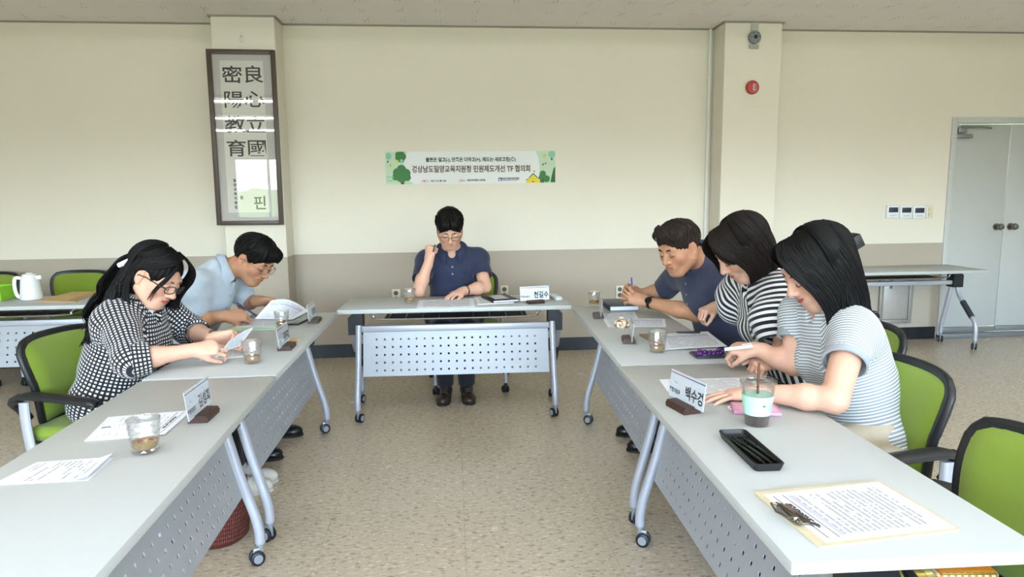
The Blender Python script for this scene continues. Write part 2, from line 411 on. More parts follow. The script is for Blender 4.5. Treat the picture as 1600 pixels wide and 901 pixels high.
def caster(parent, p, ang, stemtop):
    """twin-wheel caster touching the floor below p"""
    M = Matrix.Translation((p[0], p[1], 0)) @ Matrix.Rotation(ang, 4, 'Z')
    w = MB()
    for sx in (-1, 1):
        w.lathe([(.001, -.0085), (.022, -.0085), (.0285, -.005), (.0295, 0), (.0285, .005), (.022, .0085), (.001, .0085)], (sx*.0145, .016, .0295), 22, axis='x')
    w.tube([(-.02, .016, .0295), (.02, .016, .0295)], .006, 8); w.xf(M)
    wo = w.build('caster', BLACK, parent)
    for sx in (-1, 1):
        h = MB(); h.lathe([(.001, 0), (.0185, 0), (.017, sx*.0025), (.001, sx*.0035)], (sx*.0235, .016, .0295), 18, axis='x')
        h.xf(M); h.build('caster_hub', HUB, parent)
    k = MB(); k.tube([(0, 0, .062), (0, 0, stemtop)], .009, 10); k.box((0, .010, .045), (.011, .042, .045), bev=.005); k.lathe([(.016, stemtop-.012), (.017, stemtop-.004), (.017, stemtop)], (0, 0, 0), 14)
    k.xf(M); k.build('caster_fork', mat('caster_fork', '#9ea0a6', .35, metal=.4), parent)
def make_table(o_=0., LEGX=TL/2-.088):
    t = thing('folding_table', '', 'table')
    top = MB().box((0, 0, TZ-.0135), (TL, TD, .027), bev=.004).build('tabletop', WHITE_TOP, t)
    yf = -TD/2
    # modesty panel hung below the front
    pn = MB(); perforated(pn, -LEGX+.03, LEGX-.03, .285, .545, 0, .0025, 21, 5, .0125, .09, .035)
    pn.box((0, .008, .55), (2*LEGX-.06, .016, .012)); pn.v = [(a, b+yf+.132+o_+.25*(c-.285), c) for a, b, c in pn.v]; pn.build('modesty_panel', PANEL, t, smooth=0)
    bm_ = MB().box((0, yf+.208+o_, .578), (2*LEGX-.04, .045, .04), bev=.008); bm_.build('cross_beam', SILVER, t)
    # wire bag rack
    rk = MB()
    for (w, y, z) in ((.585, yf+.10, .0), (.555, yf+.36, .0)):
        rk.tube(catmull([(-w, y, .688), (-w+.03, y, .66), (-w+.08, y, .642), (0, y, .638), (w-.08, y, .642), (w-.03, y, .66), (w, y, .688)], 6), .0055, 8)
    for i in range(9):
        x = -.46+.115*i; rk.tube([(x, yf+.10, .637), (x, yf+.36, .637)], .0028, 6)
    rk.build('bag_rack', CHROME, t)
    sl = MB().box((0, yf+.23, .634), (.98, .22, .004)); sl.build('rack_shelf', mat('dark_mesh_shelf', '#2e2f31', .6), t)
    for sx in (-1, 1):
        x = sx*LEGX
        # black joint housing under the top, sloping outwards; the rear leg sits further out than the front leg
        br = MB(); poly = [(x-sx*.022, .535), (x-sx*.022, .690), (x+sx*.022, .690), (x+sx*.076, .645), (x+sx*.076, .535)]
        br.prism(poly, yf+.15, yf+.25, plane='xz'); br.box((x, yf+.16, .684), (.05, .14, .014), bev=.004)
        br.build('bracket', BLACK, t, smooth=30)
        # front leg: straight, then kinks upright near the floor
        p = catmull([(x, yf+.205+o_, .60), (x+sx*.001, yf+.178+o_, .49), (x+sx*.002, yf+.148+o_, .37), (x+sx*.004, yf+.120+o_, .275), (x+sx*.006, yf+.096+o_, .195), (x+sx*.007, yf+.0845+o_, .135), (x+sx*.007, yf+.083+o_, .085)], 5)
        lg = MB().tube(p, .0205, 14).build('leg', SILVER, t, smooth=50)
        caster(lg, (x+sx*.007, yf+.083+o_), .5*sx, .088)
        x2 = x+sx*.05
        p2 = catmull([(x2, yf+.20, .58), (x2, yf+.22, .50), (x2, yf+.27, .43), (x2, yf+.44, .27), (x2, yf+.475, .20), (x2, yf+.48, .085)], 5)
        lg2 = MB().tube(p2, .0205, 14).build('leg', SILVER, t, smooth=50)
        MB().tube([Vector((x2, yf+.292, .4085)), Vector((x2, yf+.355, .350)), Vector((x2, yf+.425, .2835))], .0255, 14).build('foam_grip', FOAM, lg2)
        caster(lg2, (x2, yf+.48), 2.6, .088)
    # flip lever
    MB().tube([(TL/2-.12, 0, .684), (TL/2-.06, .0, .678), (TL/2-.02, .0, .66)], [.009, .008, .013], 8).build('flip_lever', BLACK, t)
    return t
def tpos(x, y, r, a, b):
    c, s = math.cos(r), math.sin(r); return (x+c*a-s*b, y+s*a+c*b, 0)
T = make_table(-.083, TL/2-.117)
TS = make_table()
for t_ in (T, TS): t_.scale = (KS, KS, .745/.72)
# head table (a little closer and smaller than the first solution so the casters sit under its front edge)
mx, my, mr = -.0733, -1.7421, -.0263
T.location = Q2(tpos(mx, my, mr, 0, TD/2)); T.rotation_euler = (0, 0, mr)
T['label'] = 'white head table facing the camera, with the raised-fist man in navy behind it'
T['group'] = 'flip-top tables on casters'
GT = 'flip-top tables on casters'
lx, ly, lr = -.8267, -3.3493, .0035
TS.location = Q2(tpos(lx, ly, lr, -TD/2, TL/2)); TS.rotation_euler = (0, 0, lr+PI/2); TS['label'] = 'white table on the left, farther from camera, under the two reading people'; TS['group'] = GT
sx_, sy_, sr_ = -.8222, -3.361, .0219
place(TS, Q2(tpos(sx_, sy_, sr_, -TD/2, -TL/2-.004)), sr_+PI/2, 'white table in the left foreground with a folded leaflet and a tea glass on it', GT)
rx, ry, rr = .6228, -3.3811, -.0458
place(TS, Q2(tpos(rx, ry, rr, TD/2, TL/2)), rr-PI/2, 'white table on the right carrying a navy notebook and a purple bracelet', GT)
nx_, ny_, nr_ = .6072, -3.3961, -.0284
place(TS, Q2(tpos(nx_, ny_, nr_, TD/2, -TL/2)), nr_-PI/2, 'white table in the right foreground with clipboard, black pen tray and iced coffee', GT)
place(TS, Q2((-2.62-TL/2, -1.195+TD/2, 0)), 0, 'white table against the left of the back wall with a white coffee pot on it', GT)
TBR = place(TS, (4.72-TL*KS/2, -.31, .0), PI, 'empty white table standing against the wall beside the grey double door', GT)
for ch in list(TBR.children):                                       # this one shows no modesty panel: the wall hatch is seen below its rack
    if ch.name.split('.')[0] == 'modesty_panel': bpy.data.objects.remove(ch)

TZ = .745
# ------------------------------------------------------------------ green office chairs (face local -y)
def make_chair():
    t = thing('office_chair', '', 'chair')
    # seat cushion
    n = 12; G = []
    MB().box((0, .015, .44), (.48, .43, .065), bev=.03, seg=4).build('seat', GREEN, t, smooth=60)
    MB().box((0, .01, .402), (.44, .42, .02), bev=.008).build('seat_pan', BLACK, t)
    # backrest: padded green front in a black shell, narrower towards the seat
    def back(u, v, off):
        w = .175+.055*min(1, v*1.35)**.8
        if v > .86: w -= .035*((v-.86)/.14)**2
        x = (u*2-1)*w; z = .465+.365*v
        z -= .012*(abs(u*2-1)**4)*(1 if v > .5 else 0)
        y = .235+.055*v+.03*math.sin(v*PI)*-1 - .045*(u*2-1)**2*(.6+.4*v) + off
        return Vector((x, y, z))
    nu, nv = 15, 17
    G = [[back(i/(nu-1), j/(nv-1), 0) for i in range(nu)] for j in range(nv)]
    cx = lambda u, v: .028*(1-(abs(u*2-1))**6)*(1-(abs(v*2-1))**10)
    Gf = [[back(.03+.94*i/(nu-1), .02+.96*j/(nv-1), -.012-cx(i/(nu-1), j/(nv-1))) for i in range(nu)] for j in range(nv)]
    pad = MB()
    vs = [p for row in Gf for p in row]+[p+Vector((0, .012+.0, 0))*0+Vector((0, .02+cx((k % nu)/(nu-1), (k//nu)/(nv-1)), 0)) for k, p in enumerate([p for row in Gf for p in row])]
    m = nu*nv; fs = []
    for j in range(nv-1):
        for i in range(nu-1):
            q = (j*nu+i, j*nu+i+1, (j+1)*nu+i+1, (j+1)*nu+i); fs.append(q); fs.append(tuple(m+k for k in q[::-1]))
    edge = [i for i in range(nu)]+[j*nu+nu-1 for j in range(1, nv)]+[(nv-1)*nu+i for i in range(nu-2, -1, -1)]+[j*nu for j in range(nv-2, 0, -1)]
    for k in range(len(edge)):
        a, b = edge[k], edge[(k+1) % len(edge)]; fs.append((a, b, m+b, m+a))
    pad.add(vs, fs); pad.build('backrest', GREEN, t, smooth=60)
    sh = MB(); sh.sheet([[G[j][i] for j in range(nv)] for i in range(nu)], .014)
    rim = [G[0][i] for i in range(nu)]+[G[j][nu-1] for j in range(1, nv)]+[G[nv-1][i] for i in range(nu-2, -1, -1)]+[G[j][0] for j in range(nv-2, 0, -1)]
    sh.uv = {}; sh.tube([p+Vector((0, .0, 0)) for p in rim], .0135, 8, closed=True)
    sh.build('back_shell', BLACK, t, smooth=50)
    for sx in (-1, 1):
        x = sx*.265
        # arm: black pad + black upright to the shell
        ap = MB(); ap.tube(catmull([(x, .235, .600), (x, .18, .616), (x+sx*.004, .02, .610), (x+sx*.004, -.11, .598), (x, -.145, .590)], 5), [.024]*5+[.028]*12+[.024]*3+[.014], 10, flat=(.62, 1.12))
        ap.tube(catmull([(x, .215, .606), (x-sx*.02, .27, .58), (x-sx*.055, .272, .54), (x-sx*.08, .262, .49)], 4), .021, 8)
        ap.build('armrest', BLACK, t, smooth=50)
        lg = MB(); lg.tube(catmull([(x, .20, .59), (x, .20, .50), (x, .19, .40), (x, .18, .36)], 4), .018, 10, flat=(1.3, .75)); lg.build('arm_post', SILVER, t, smooth=50)
        # arched side legs
        f = MB().tube(catmull([(x, .19, .375), (x, .08, .362), (x, -.10, .345), (x, -.2, .30), (x-sx*.005, -.225, .22), (x-sx*.005, -.23, .075)], 5), .0135, 10).build('leg', SILVER, t, smooth=50)
        chair_caster(f, (x-sx*.005, -.23), .4*sx)
        f = MB().tube(catmull([(x, .05, .36), (x, .16, .345), (x+sx*.02, .24, .27), (x+sx*.03, .275, .16), (x+sx*.03, .28, .075)], 5), .0135, 10).build('leg', SILVER, t, smooth=50)
        chair_caster(f, (x+sx*.03, .28), -.7*sx)
    return t
def chair_caster(parent, p, ang):
    M = Matrix.Translation((p[0], p[1], 0)) @ Matrix.Rotation(ang, 4, 'Z'); w = MB()
    for sx in (-1, 1): w.lathe([(.001, -.010), (.02, -.010), (.0255, -.006), (.0265, 0), (.0255, .006), (.02, .010), (.001, .010)], (sx*.014, .012, .0265), 18, axis='x')
    w.tube([(0, 0, .04), (0, 0, .085)], .011, 8); w.box((0, .008, .046), (.01, .045, .03), bev=.004)
    w.xf(M); w.build('caster', BLACK, parent)
GC = 'green office chairs'
CH_ = make_chair(); CH_['group'] = GC; CH_.scale = (1, 1, 1.03)
def chair(x, y, rz, label, first=False):
    if y < -1.5: x, y, _ = Q2((x, y, 0))
    if first:
        CH_.location = (x, y, 0); CH_.rotation_euler = (0, 0, rz); CH_['label'] = label; return CH_
    return place(CH_, (x, y, 0), rz, label, GC)
chair(.03, -1.09, .0, 'green office chair under the man in navy at the head table', True)
chair(-1.70, -2.90, PI/2-.22, 'green office chair under the woman in the black and white gingham shirt')
chair(-1.78, -2.10, PI/2, 'green office chair under the man in the light blue shirt')
chair(1.57, -2.48, -PI/2, 'green office chair under the man clasping his hands by the navy notebook')
chair(1.60, -3.24, -PI/2, 'green office chair under the woman in the bold black and white striped blouse')
chair(1.27, -3.93, -PI/2+.05, 'green office chair under the woman in the grey striped tee')
chair(1.08, -4.69, -PI/2-.05, 'empty green office chair pushed in at the right front corner of the foreground table')
chair(-3.23, -.42, 0, 'empty green office chair behind the white coffee pot')
chair(-3.95, -.42, 0, 'empty green office chair at the far left edge behind the green basket')
# ------------------------------------------------------------------ wall things
INK = mat('black_ink', '#15151a', .7); GREYINK = mat('grey_ink', '#4a4d55', .7)
# framed calligraphy on the left column
pf = thing('picture_frame', 'tall framed calligraphy scroll with dark brown frame hanging on the left column', 'picture', (-1.775, -.266, 1.234))
W2, Hh, fw = .272, 1.425, .036
M0 = Matrix.Rotation(D2R(.35), 4, 'Y')
b = MB()
for sx in (-1, 1): b.box((sx*(W2-fw/2), -.022, Hh/2), (fw, .036, Hh), bev=.004)
for z in (fw/2, Hh-fw/2): b.box((0, -.022, z), (2*W2-2*fw, .036, fw), bev=.004)
b.xf(M0); b.build('frame', mat('brown_frame_wood', '#4b3d38', .4, noise=.12, nscale=40), pf)
b = MB().box((0, -.008, Hh/2), (2*W2-.04, .006, Hh-.04)); b.xf(M0); b.build('mount', mat('grey_silk_mount', '#c3bfc0', .75, noise=.03, nscale=150), pf)
b = MB().box((-.005, -.0125, Hh/2+.01), (.345, .003, 1.235)); b.xf(M0); pp = b.build('scroll_paper', mat('scroll_paper', '#dfdeda', .8, noise=.02, nscale=30), pf)
b = MB()
TM = lambda x, z: M0 @ Matrix.Translation((x, -.0145, z)) @ Matrix.Rotation(PI/2, 4, 'X')
for ch, z in zip('良心立國으로핀', (1.222, 1.024, .816, .629, .463, .348, .177)): add_text(b, ch, .145 if z > .5 else .125, TM(.085, z), .0015, sx=1.18 if z > .5 else 1.)
for ch, z in zip('密陽教育', (1.218, 1.02, .82, .625)): add_text(b, ch, .145, TM(-.082, z), .0015, sx=1.18)
for i, ch in enumerate('이천십오년 봄'): add_text(b, ch, .032, TM(-.062, .48-.042*i), .001)
for i, ch in enumerate('밀양교육지원청'): add_text(b, ch, .028, TM(-.112, .37-.037*i), .001)
b.build('calligraphy', INK, pf, smooth=0)
b = MB().box((0, -.0285, Hh/2), (2*W2-.06, .003, Hh-.06)); b.xf(M0); b.build('glass_pane', PANE, pf, smooth=0)
b = MB().box((0, 0, 0), (.03, .006, .06), bev=.002); b.tube([(0, -.002, .012), (0, -.014, .014)], .004, 8)
o = b.build('wall_hook', mat('hook_plate', '#cfccc0', .5), None); o.location = (-1.76, -.262, 2.755); tag(o, 'small pale hook plate on the left column above the framed calligraphy', 'hook')

# banner taped to the wall
bn = thing('banner_sign', 'white paper banner with green trees and printed title taped to the wall', 'banner', (.105, -.002, 1.711))
bw, bh = .764, .1435
G = []
for i in range(41):
    x = -bw+2*bw*i/40; row = []
    for j in range(7):
        z = -bh+2*bh*j/6; e = 0
        row.append((x, -.0015-.018*min(e, .8)*max(0, 1-abs(x-.52)/.3), z))
    G.append(row)
s_ = MB(); s_.sheet(G, .0006); s_.build('sheet', mat('banner_paper', '#e4e7ea', .6), bn, smooth=60)
P_ = [mat('print_pale_green', '#bcd6bd', .65), mat('print_green', '#3c7a45', .65), mat('print_dark_green', '#2f6338', .65), mat('print_teal', '#86c3ae', .65), mat('print_yellow', '#e6d23f', .65),
      mat('print_brown', '#5c4632', .65), mat('print_navy', '#2b2f3c', .65), mat('print_red', '#c4573f', .65), mat('print_blue', '#4a64a8', .65), mat('print_orange', '#e0bd62', .65)]
pr = MB()
_fl = 0
def flat(poly, mi, lvl):
    global _fl; _fl += 1; y = -.0030-.00002*_fl
    vs = [(max(-bw, min(bw, a)), y, max(-bh, min(bh, c))) for a, c in poly]; pr.add(vs, [tuple(range(len(vs)))], mi)
def blob(cx, cz, r, mi, lvl, n=28, rz=None, lob=0, amp=0.):
    rz = rz or r
    flat([(cx+r*(1+amp*math.cos(lob*2*PI*k/n))*math.cos(2*PI*k/n), cz+rz*(1+amp*math.cos(lob*2*PI*k/n))*math.sin(2*PI*k/n)) for k in range(n)], mi, lvl)
u2 = lambda u: (u-67)/1460*2*bw-bw; v2 = lambda v: bh-(v-68)/268*2*bh          # banner photo crop -> banner sheet
curve = [(u2(255), v2(68)), (u2(232), v2(110)), (u2(225), v2(170)), (u2(232), v2(240)), (u2(255), v2(300)), (u2(300), v2(336))]
flat([(-bw, bh)]+curve+[(-bw, -bh)], 0, 0)
curve = [(u2(1355), v2(68)), (u2(1380), v2(120)), (u2(1390), v2(200)), (u2(1385), v2(270)), (u2(1380), v2(336))]
flat(curve+[(bw, -bh), (bw, bh)], 0, 0)
k = 1460/(2*bw); R = lambda px: px/k
blob(u2(95), v2(105), R(24), 3, 1, rz=R(30)); flat([(u2(80), v2(142)), (u2(94), v2(142)), (u2(92), v2(158)), (u2(82), v2(158))], 5, 2)
blob(u2(195), v2(108), R(46), 1, 1, rz=R(50), lob=5, amp=.06); blob(u2(165), v2(145), R(12), 4, 2); blob(u2(203), v2(143), R(14), 3, 2); blob(u2(108), v2(180), R(13), 9, 1, lob=5, amp=.2)
flat([(u2(188), v2(300)), (u2(222), v2(300)), (u2(220), v2(336)), (u2(192), v2(336))], 5, 1)
for (a, c, r) in ((200, 215, 40), (165, 240, 38), (238, 245, 38), (150, 275, 30), (248, 280, 30), (200, 270, 52)): blob(u2(a), v2(c), R(r), 1, 2+.15*((a*7) % 13))
for z in (270, 300):
    flat([(u2(72)+R(4*i), v2(z+6*math.sin(i*.9))) for i in range(16)]+[(u2(72)+R(4*i), v2(z+10+6*math.sin(i*.9))) for i in range(15, -1, -1)], 3, 1.5)
blob(u2(1497), v2(95), R(30), 3, 1, rz=R(34)); flat([(u2(1488), v2(128)), (u2(1505), v2(128)), (u2(1503), v2(145)), (u2(1490), v2(145))], 5, 2)
blob(u2(1432), v2(107), R(13), 9, 1, lob=5, amp=.2); blob(u2(1420), v2(180), R(9), 7, 1); blob(u2(1442), v2(172), R(8), 7, 1)
blob(u2(1418), v2(258), R(27), 1, 1); blob(u2(1410), v2(300), R(34), 1, 1.3); blob(u2(1450), v2(300), R(30), 1, 1.2); blob(u2(1412), v2(270), R(24), 1, 1.5); flat([(u2(1413), v2(300)), (u2(1425), v2(300)), (u2(1425), v2(332)), (u2(1413), v2(332))], 5, 2)
flat([(u2(1527), v2(195)), (u2(1510), v2(220)), (u2(1492), v2(290)), (u2(1485), v2(330)), (u2(1527), v2(330))], 2, 1)
flat([(u2(1300), v2(290)), (u2(1333), v2(258)), (u2(1368), v2(290)), (u2(1368), v2(334)), (u2(1300), v2(334))], 4, 1); flat([(u2(1272), v2(302)), (u2(1392), v2(302)), (u2(1392), v2(334)), (u2(1272), v2(334))], 4, .8)
flat([(u2(1292), v2(292)), (u2(1333), v2(250)), (u2(1376), v2(292)), (u2(1370), v2(297)), (u2(1333), v2(261)), (u2(1298), v2(297))], 2, 2)
for a in (1323, 1344): blob(u2(a), v2(302), R(2.5), 5, 2)
blob(u2(1333), v2(324), R(15), 7, 2, rz=R(5)); flat([(u2(1272), v2(302)), (u2(1292), v2(302)), (u2(1292), v2(308)), (u2(1272), v2(308))], 2, 2)
TB = lambda u, v: Matrix.Translation((u2(u), -.0052, v2(v))) @ Matrix.Rotation(PI/2, 4, 'X')
add_text(pr, '불편은 덜고(-), 만족은 더하고(+), 제도는 새로고침(↻)', .0425, TB(795, 138), .0012, mi=6, sx=.86)
add_text(pr, '경상남도밀양교육지원청 민원제도개선 TF 협의회', .066, TB(800, 217), .0016, mi=5, sx=.80)
flat([(u2(1336), v2(228)), (u2(1355), v2(240)), (u2(1336), v2(240))], 6, 1)
add_text(pr, '| 일시 |', .021, TB(398, 311), .0006, mi=7); add_text(pr, '2024. 7. 22. (월) 14:00', .019, TB(512, 311), .0006, mi=6, sx=.8)
add_text(pr, '| 장소 |', .021, TB(718, 311), .0006, mi=7); add_text(pr, '밀양교육지원청 소회의실', .021, TB(838, 308), .0006, mi=6, sx=.75)
flat([(u2(1030), v2(288)), (u2(1058), v2(288)), (u2(1058), v2(318)), (u2(1050), v2(318)), (u2(1050), v2(297)), (u2(1038), v2(297)), (u2(1038), v2(318)), (u2(1030), v2(318))], 8, 1)
add_text(pr, '경상남도밀양교육지원청', .0215, TB(1130, 298), .0008, mi=6, sx=.78); flat([(u2(1066), v2(311)), (u2(1195), v2(311)), (u2(1195), v2(314)), (u2(1066), v2(314))], 6, 1)
pr.build('print', P_, bn, smooth=0)

# round grey sounder with bracket, fire button, thermostats, switch, outlets, hatch
sd = thing('wall_sounder', 'round grey sounder with dark centre mounted high on the right column', 'alarm', (2.588, -CD-.006, 2.80))
MB().lathe([(.001, 0), (.056, 0), (.056, -.018), (.050, -.028), (.03, -.032), (.001, -.032)], (0, 0, 0), 32, axis='y').build('body', mat('sounder_grey', '#7e868a', .45), sd)
b = MB(); b.lathe([(.001, -.032), (.017, -.032), (.015, -.042), (.001, -.044)], (0, 0, 0), 20, axis='y'); b.build('centre', BLACK, sd)
b = MB()
for a in range(6): b.lathe([(.001, -.030), (.004, -.030), (.004, -.033), (.001, -.034)], (.038*math.cos(a*PI/3), 0, .038*math.sin(a*PI/3)), 8, axis='y')
b.build('grille_holes', BLACKM, sd)
MB().box((.003, -.004, .09), (.062, .008, .08), bev=.003).build('bracket', mat('clear_bracket', '#b9b8ae', .4), sd)
MB().box((-.003, -.008, -.078), (.085, .016, .034), bev=.004).build('base_plate', mat('base_plate_grey', '#a5a49c', .5), sd)
fb = thing('fire_alarm_switch', 'round red fire alarm button on the right column', 'alarm', (2.585, -CD-.006, 2.376))
MB().lathe([(.001, 0), (.058, 0), (.060, -.012), (.052, -.022), (.001, -.024)], (0, 0, 0), 32, axis='y').build('body', mat('alarm_red', '#b3231f', .35), fb)
b = MB(); b.box((.012, -.025, 0), (.03, .008, .06), bev=.01); b.build('cover', mat('alarm_cover', '#c9b9b4', .3), fb)
b = MB(); b.box((.014, -.03, .002), (.008, .004, .04), bev=.002); b.build('slot', INK, fb)
TW = mat('white_plastic', '#dfe3e8', .4)
tha = (at(1384, 320, 'y', 0), at(1444, 341, 'y', 0)); wd = (tha[1].x-tha[0].x)/3
for i in range(3):
    x = tha[0].x+wd*(i+.5); z = 1.262-.004*i
    o = thing('thermostat', ['leftmost of the three white thermostats beside the grey door', 'middle of the three white thermostats beside the grey door', 'rightmost of the three white thermostats, next to the beige switch'][i], 'thermostat', (x, 0, z), 0, 'thermostats in a row on the wall')
    MB().box((0, -.011, 0), (wd-.004, .022, .125), bev=.006).build('body', TW, o)
    MB().box((0, -.0225, .018), (wd*.7, .003, .048), bev=.001).build('screen_frame', mat('thermostat_screen', '#2c3048', .25), o)
    MB().box((0, -.0225, -.035), (wd*.5, .003, .012), bev=.001).build('button_row', mat('thermostat_buttons', '#c3c8d0', .4), o)
BEIGE = mat('beige_plastic', '#d9d3bd', .45)
o = thing('light_switch', 'beige two-gang light switch right of the three thermostats', 'switch', (tha[1].x+.045, 0, 1.258))
MB().box((0, -.006, 0), (.075, .012, .125), bev=.004).build('plate', BEIGE, o)
for z in (-.025, .022): MB().box((0, -.014, z), (.032, .012, .036), rot=(.12, 0, 0), bev=.003).build('rocker', mat('rocker_ivory', '#cfc8af', .4), o)
for (u, v, lab) in ((619, 462, 'beige wall outlet behind the head table, left of the man in navy'), (788, 456, 'beige wall outlet behind the head table, right of the man in navy'), (968, 456, 'beige double wall outlet above the navy notebook on the right')):
    p = at(u, v, 'y', 0); o = thing('wall_outlet', lab, 'outlet', (p.x, 0, p.z), 0, 'beige wall outlets')
    MB().box((0, -.006, 0), (.075, .012, .125), bev=.004).build('plate', BEIGE, o)
    for z in (-.027, .027):
        b = MB(); b.lathe([(.017, -.013), (.021, -.013), (.021, -.011)], (0, 0, z), 20, axis='y'); b.lathe([(.001, -.0122), (.017, -.0122)], (0, 0, z), 20, axis='y')
        b.build('socket', mat('socket_dark', '#57524a', .5), o)
ha, hb = at(1374, 440, 'y', 0), at(1421, 508, 'y', 0)
hx0, hx1, hz0, hz1 = ha.x, hb.x, .165, .70
o = thing('wall_hatch', 'scuffed grey metal wall hatch below the empty table by the door', 'hatch', ((hx0+hx1)/2, 0, 0))
hw = (hx1-hx0)/2; STL = mat('hatch_steel', '#b3aeab', .4, metal=.35, noise=.12, nscale=14)
b = MB()
for sx in (-1, 1): b.box((sx*(hw-.02), -.012, (hz0+hz1)/2), (.04, .024, hz1-hz0), bev=.003)
for z in (hz0+.02, hz1-.02): b.box((0, -.012, z), (2*hw-.08, .024, .04), bev=.003)
b.build('frame', mat('hatch_frame', '#98948f', .4, metal=.35), o); dd = MB().box((0, -.008, (hz0+hz1)/2), (2*hw-.085, .014, hz1-hz0-.085), bev=.002).build('hatch_door', STL, o)
b = MB(); b.box((-.06, -.018, .56), (.025, .012, .095), bev=.004); b.build('latch', mat('latch_steel', '#8e8b88', .35, metal=.6), dd)
MB().box((-.06, -.025, .56), (.01, .008, .06), bev=.003).build('lever', BLACK, dd)

# ------------------------------------------------------------------ things on the tables
Z = TZ+.0005
def tp(u, v, z=Z): return at(u, v, 'z', z)
def page_mat(name, rows=34, ink='#5d6172', cover=.55, margin=.09, vert=False, head=None, headpos=.88, seed=0., paper='#e9ecf4', band_=None, col=False, dens=14):
    """procedural printed page: rows of broken text lines in UV space"""
    m, t, b = nt(name); uv = coord(t, 'UV'); s = sepx(t, uv); u, v = (s[1], s[0]) if vert else (s[0], s[1])
    row = mth(t, 'FLOOR', mth(t, 'MULTIPLY', v, rows)); fr_ = mth(t, 'FRACT', mth(t, 'MULTIPLY', v, rows))
    cb = t.nodes.new('ShaderNodeCombineXYZ'); t.links.new(mth(t, 'MULTIPLY', u, dens), cb.inputs[0]); t.links.new(mth(t, 'MULTIPLY', row, 7.31), cb.inputs[1]); cb.inputs[2].default_value = seed
    n1 = noise(t, cb.outputs[0], 1., 2); 
    cb2 = t.nodes.new('ShaderNodeCombineXYZ'); t.links.new(mth(t, 'MULTIPLY', u, 1.5), cb2.inputs[0]); t.links.new(mth(t, 'MULTIPLY', row, 3.7), cb2.inputs[1]); cb2.inputs[2].default_value = seed+5
    n2 = noise(t, cb2.outputs[0], 1., 1)
    f = mth(t, 'MULTIPLY', band(t, fr_, .25, .68), mth(t, 'MULTIPLY', mth(t, 'GREATER_THAN', n1, .42), mth(t, 'GREATER_THAN', n2, 1-cover-.1)))
    f = mth(t, 'MULTIPLY', f, mth(t, 'MULTIPLY', band(t, u, margin, 1-margin), band(t, v, margin*.8, .80 if head else 1-margin*.8)))
    c = mixc(t, mth(t, 'MULTIPLY', f, .58), lin(paper), lin(ink))
    if head:
        f = mth(t, 'MULTIPLY', band(t, v, headpos-.018, headpos+.018), mth(t, 'MULTIPLY', band(t, u, .25, .75), mth(t, 'GREATER_THAN', noise(t, coord(t, 'UV', (40, 40, 1)), 1., 1), .42)))
        c = mixc(t, f, c, lin(head))
        for hv in (headpos+.04, headpos-.04): c = mixc(t, mth(t, 'MULTIPLY', band(t, v, hv-.004, hv+.004), band(t, u, .06, .94)), c, lin(head))
    if band_:
        c = mixc(t, mth(t, 'MULTIPLY', mth(t, 'MULTIPLY', band(t, v, band_[0], band_[1]), band(t, u, .08, .92)), .8), c, lin(band_[2]))
    t.links.new(c, b.inputs['Base Color']); b.inputs['Roughness'].default_value = .75; return m
PG = [page_mat('printed_page_a', 34, seed=1.), page_mat('printed_page_b', 30, seed=9., vert=True), page_mat('printed_page_title', 40, head='#34343c', seed=3., cover=.3), page_mat('printed_page_table', 26, seed=14., band_=(.72, .78, '#b9b6dc'), cover=.7)]
def quad(A, B, C, D, n=7, f=None):
    A, B, C, D = map(Vector, (A, B, C, D)); G = []
    for i in range(n):
        s = i/(n-1); row = []
        for j in range(n):
            t_ = j/(n-1); p = A.lerp(B, s).lerp(D.lerp(C, s), t_)
            if f: p = p+Vector((0, 0, f(s, t_)))
            row.append(p)
        G.append(row)
    return G
def paper(name, label, cat, px, m, z=Z, t=.0008, f=None, zs=None, rot=0, group=None):
    """flat or gently curling sheet; px = its four corners on the table, in the photo, counter-clockwise seen from above"""
    P = [tp(u, v, (zs[i] if zs else z)) for i, (u, v) in enumerate(px)]; P = P[rot:]+P[:rot]
    c = sum(P, Vector())/4
    s = MB(); s.sheet([[p-c for p in r] for r in quad(*P, f=f)], t, 0, 1)
    o = s.build(name, [m, PAPER], None, smooth=60); o.location = c
    return tag(o, label, cat, group)
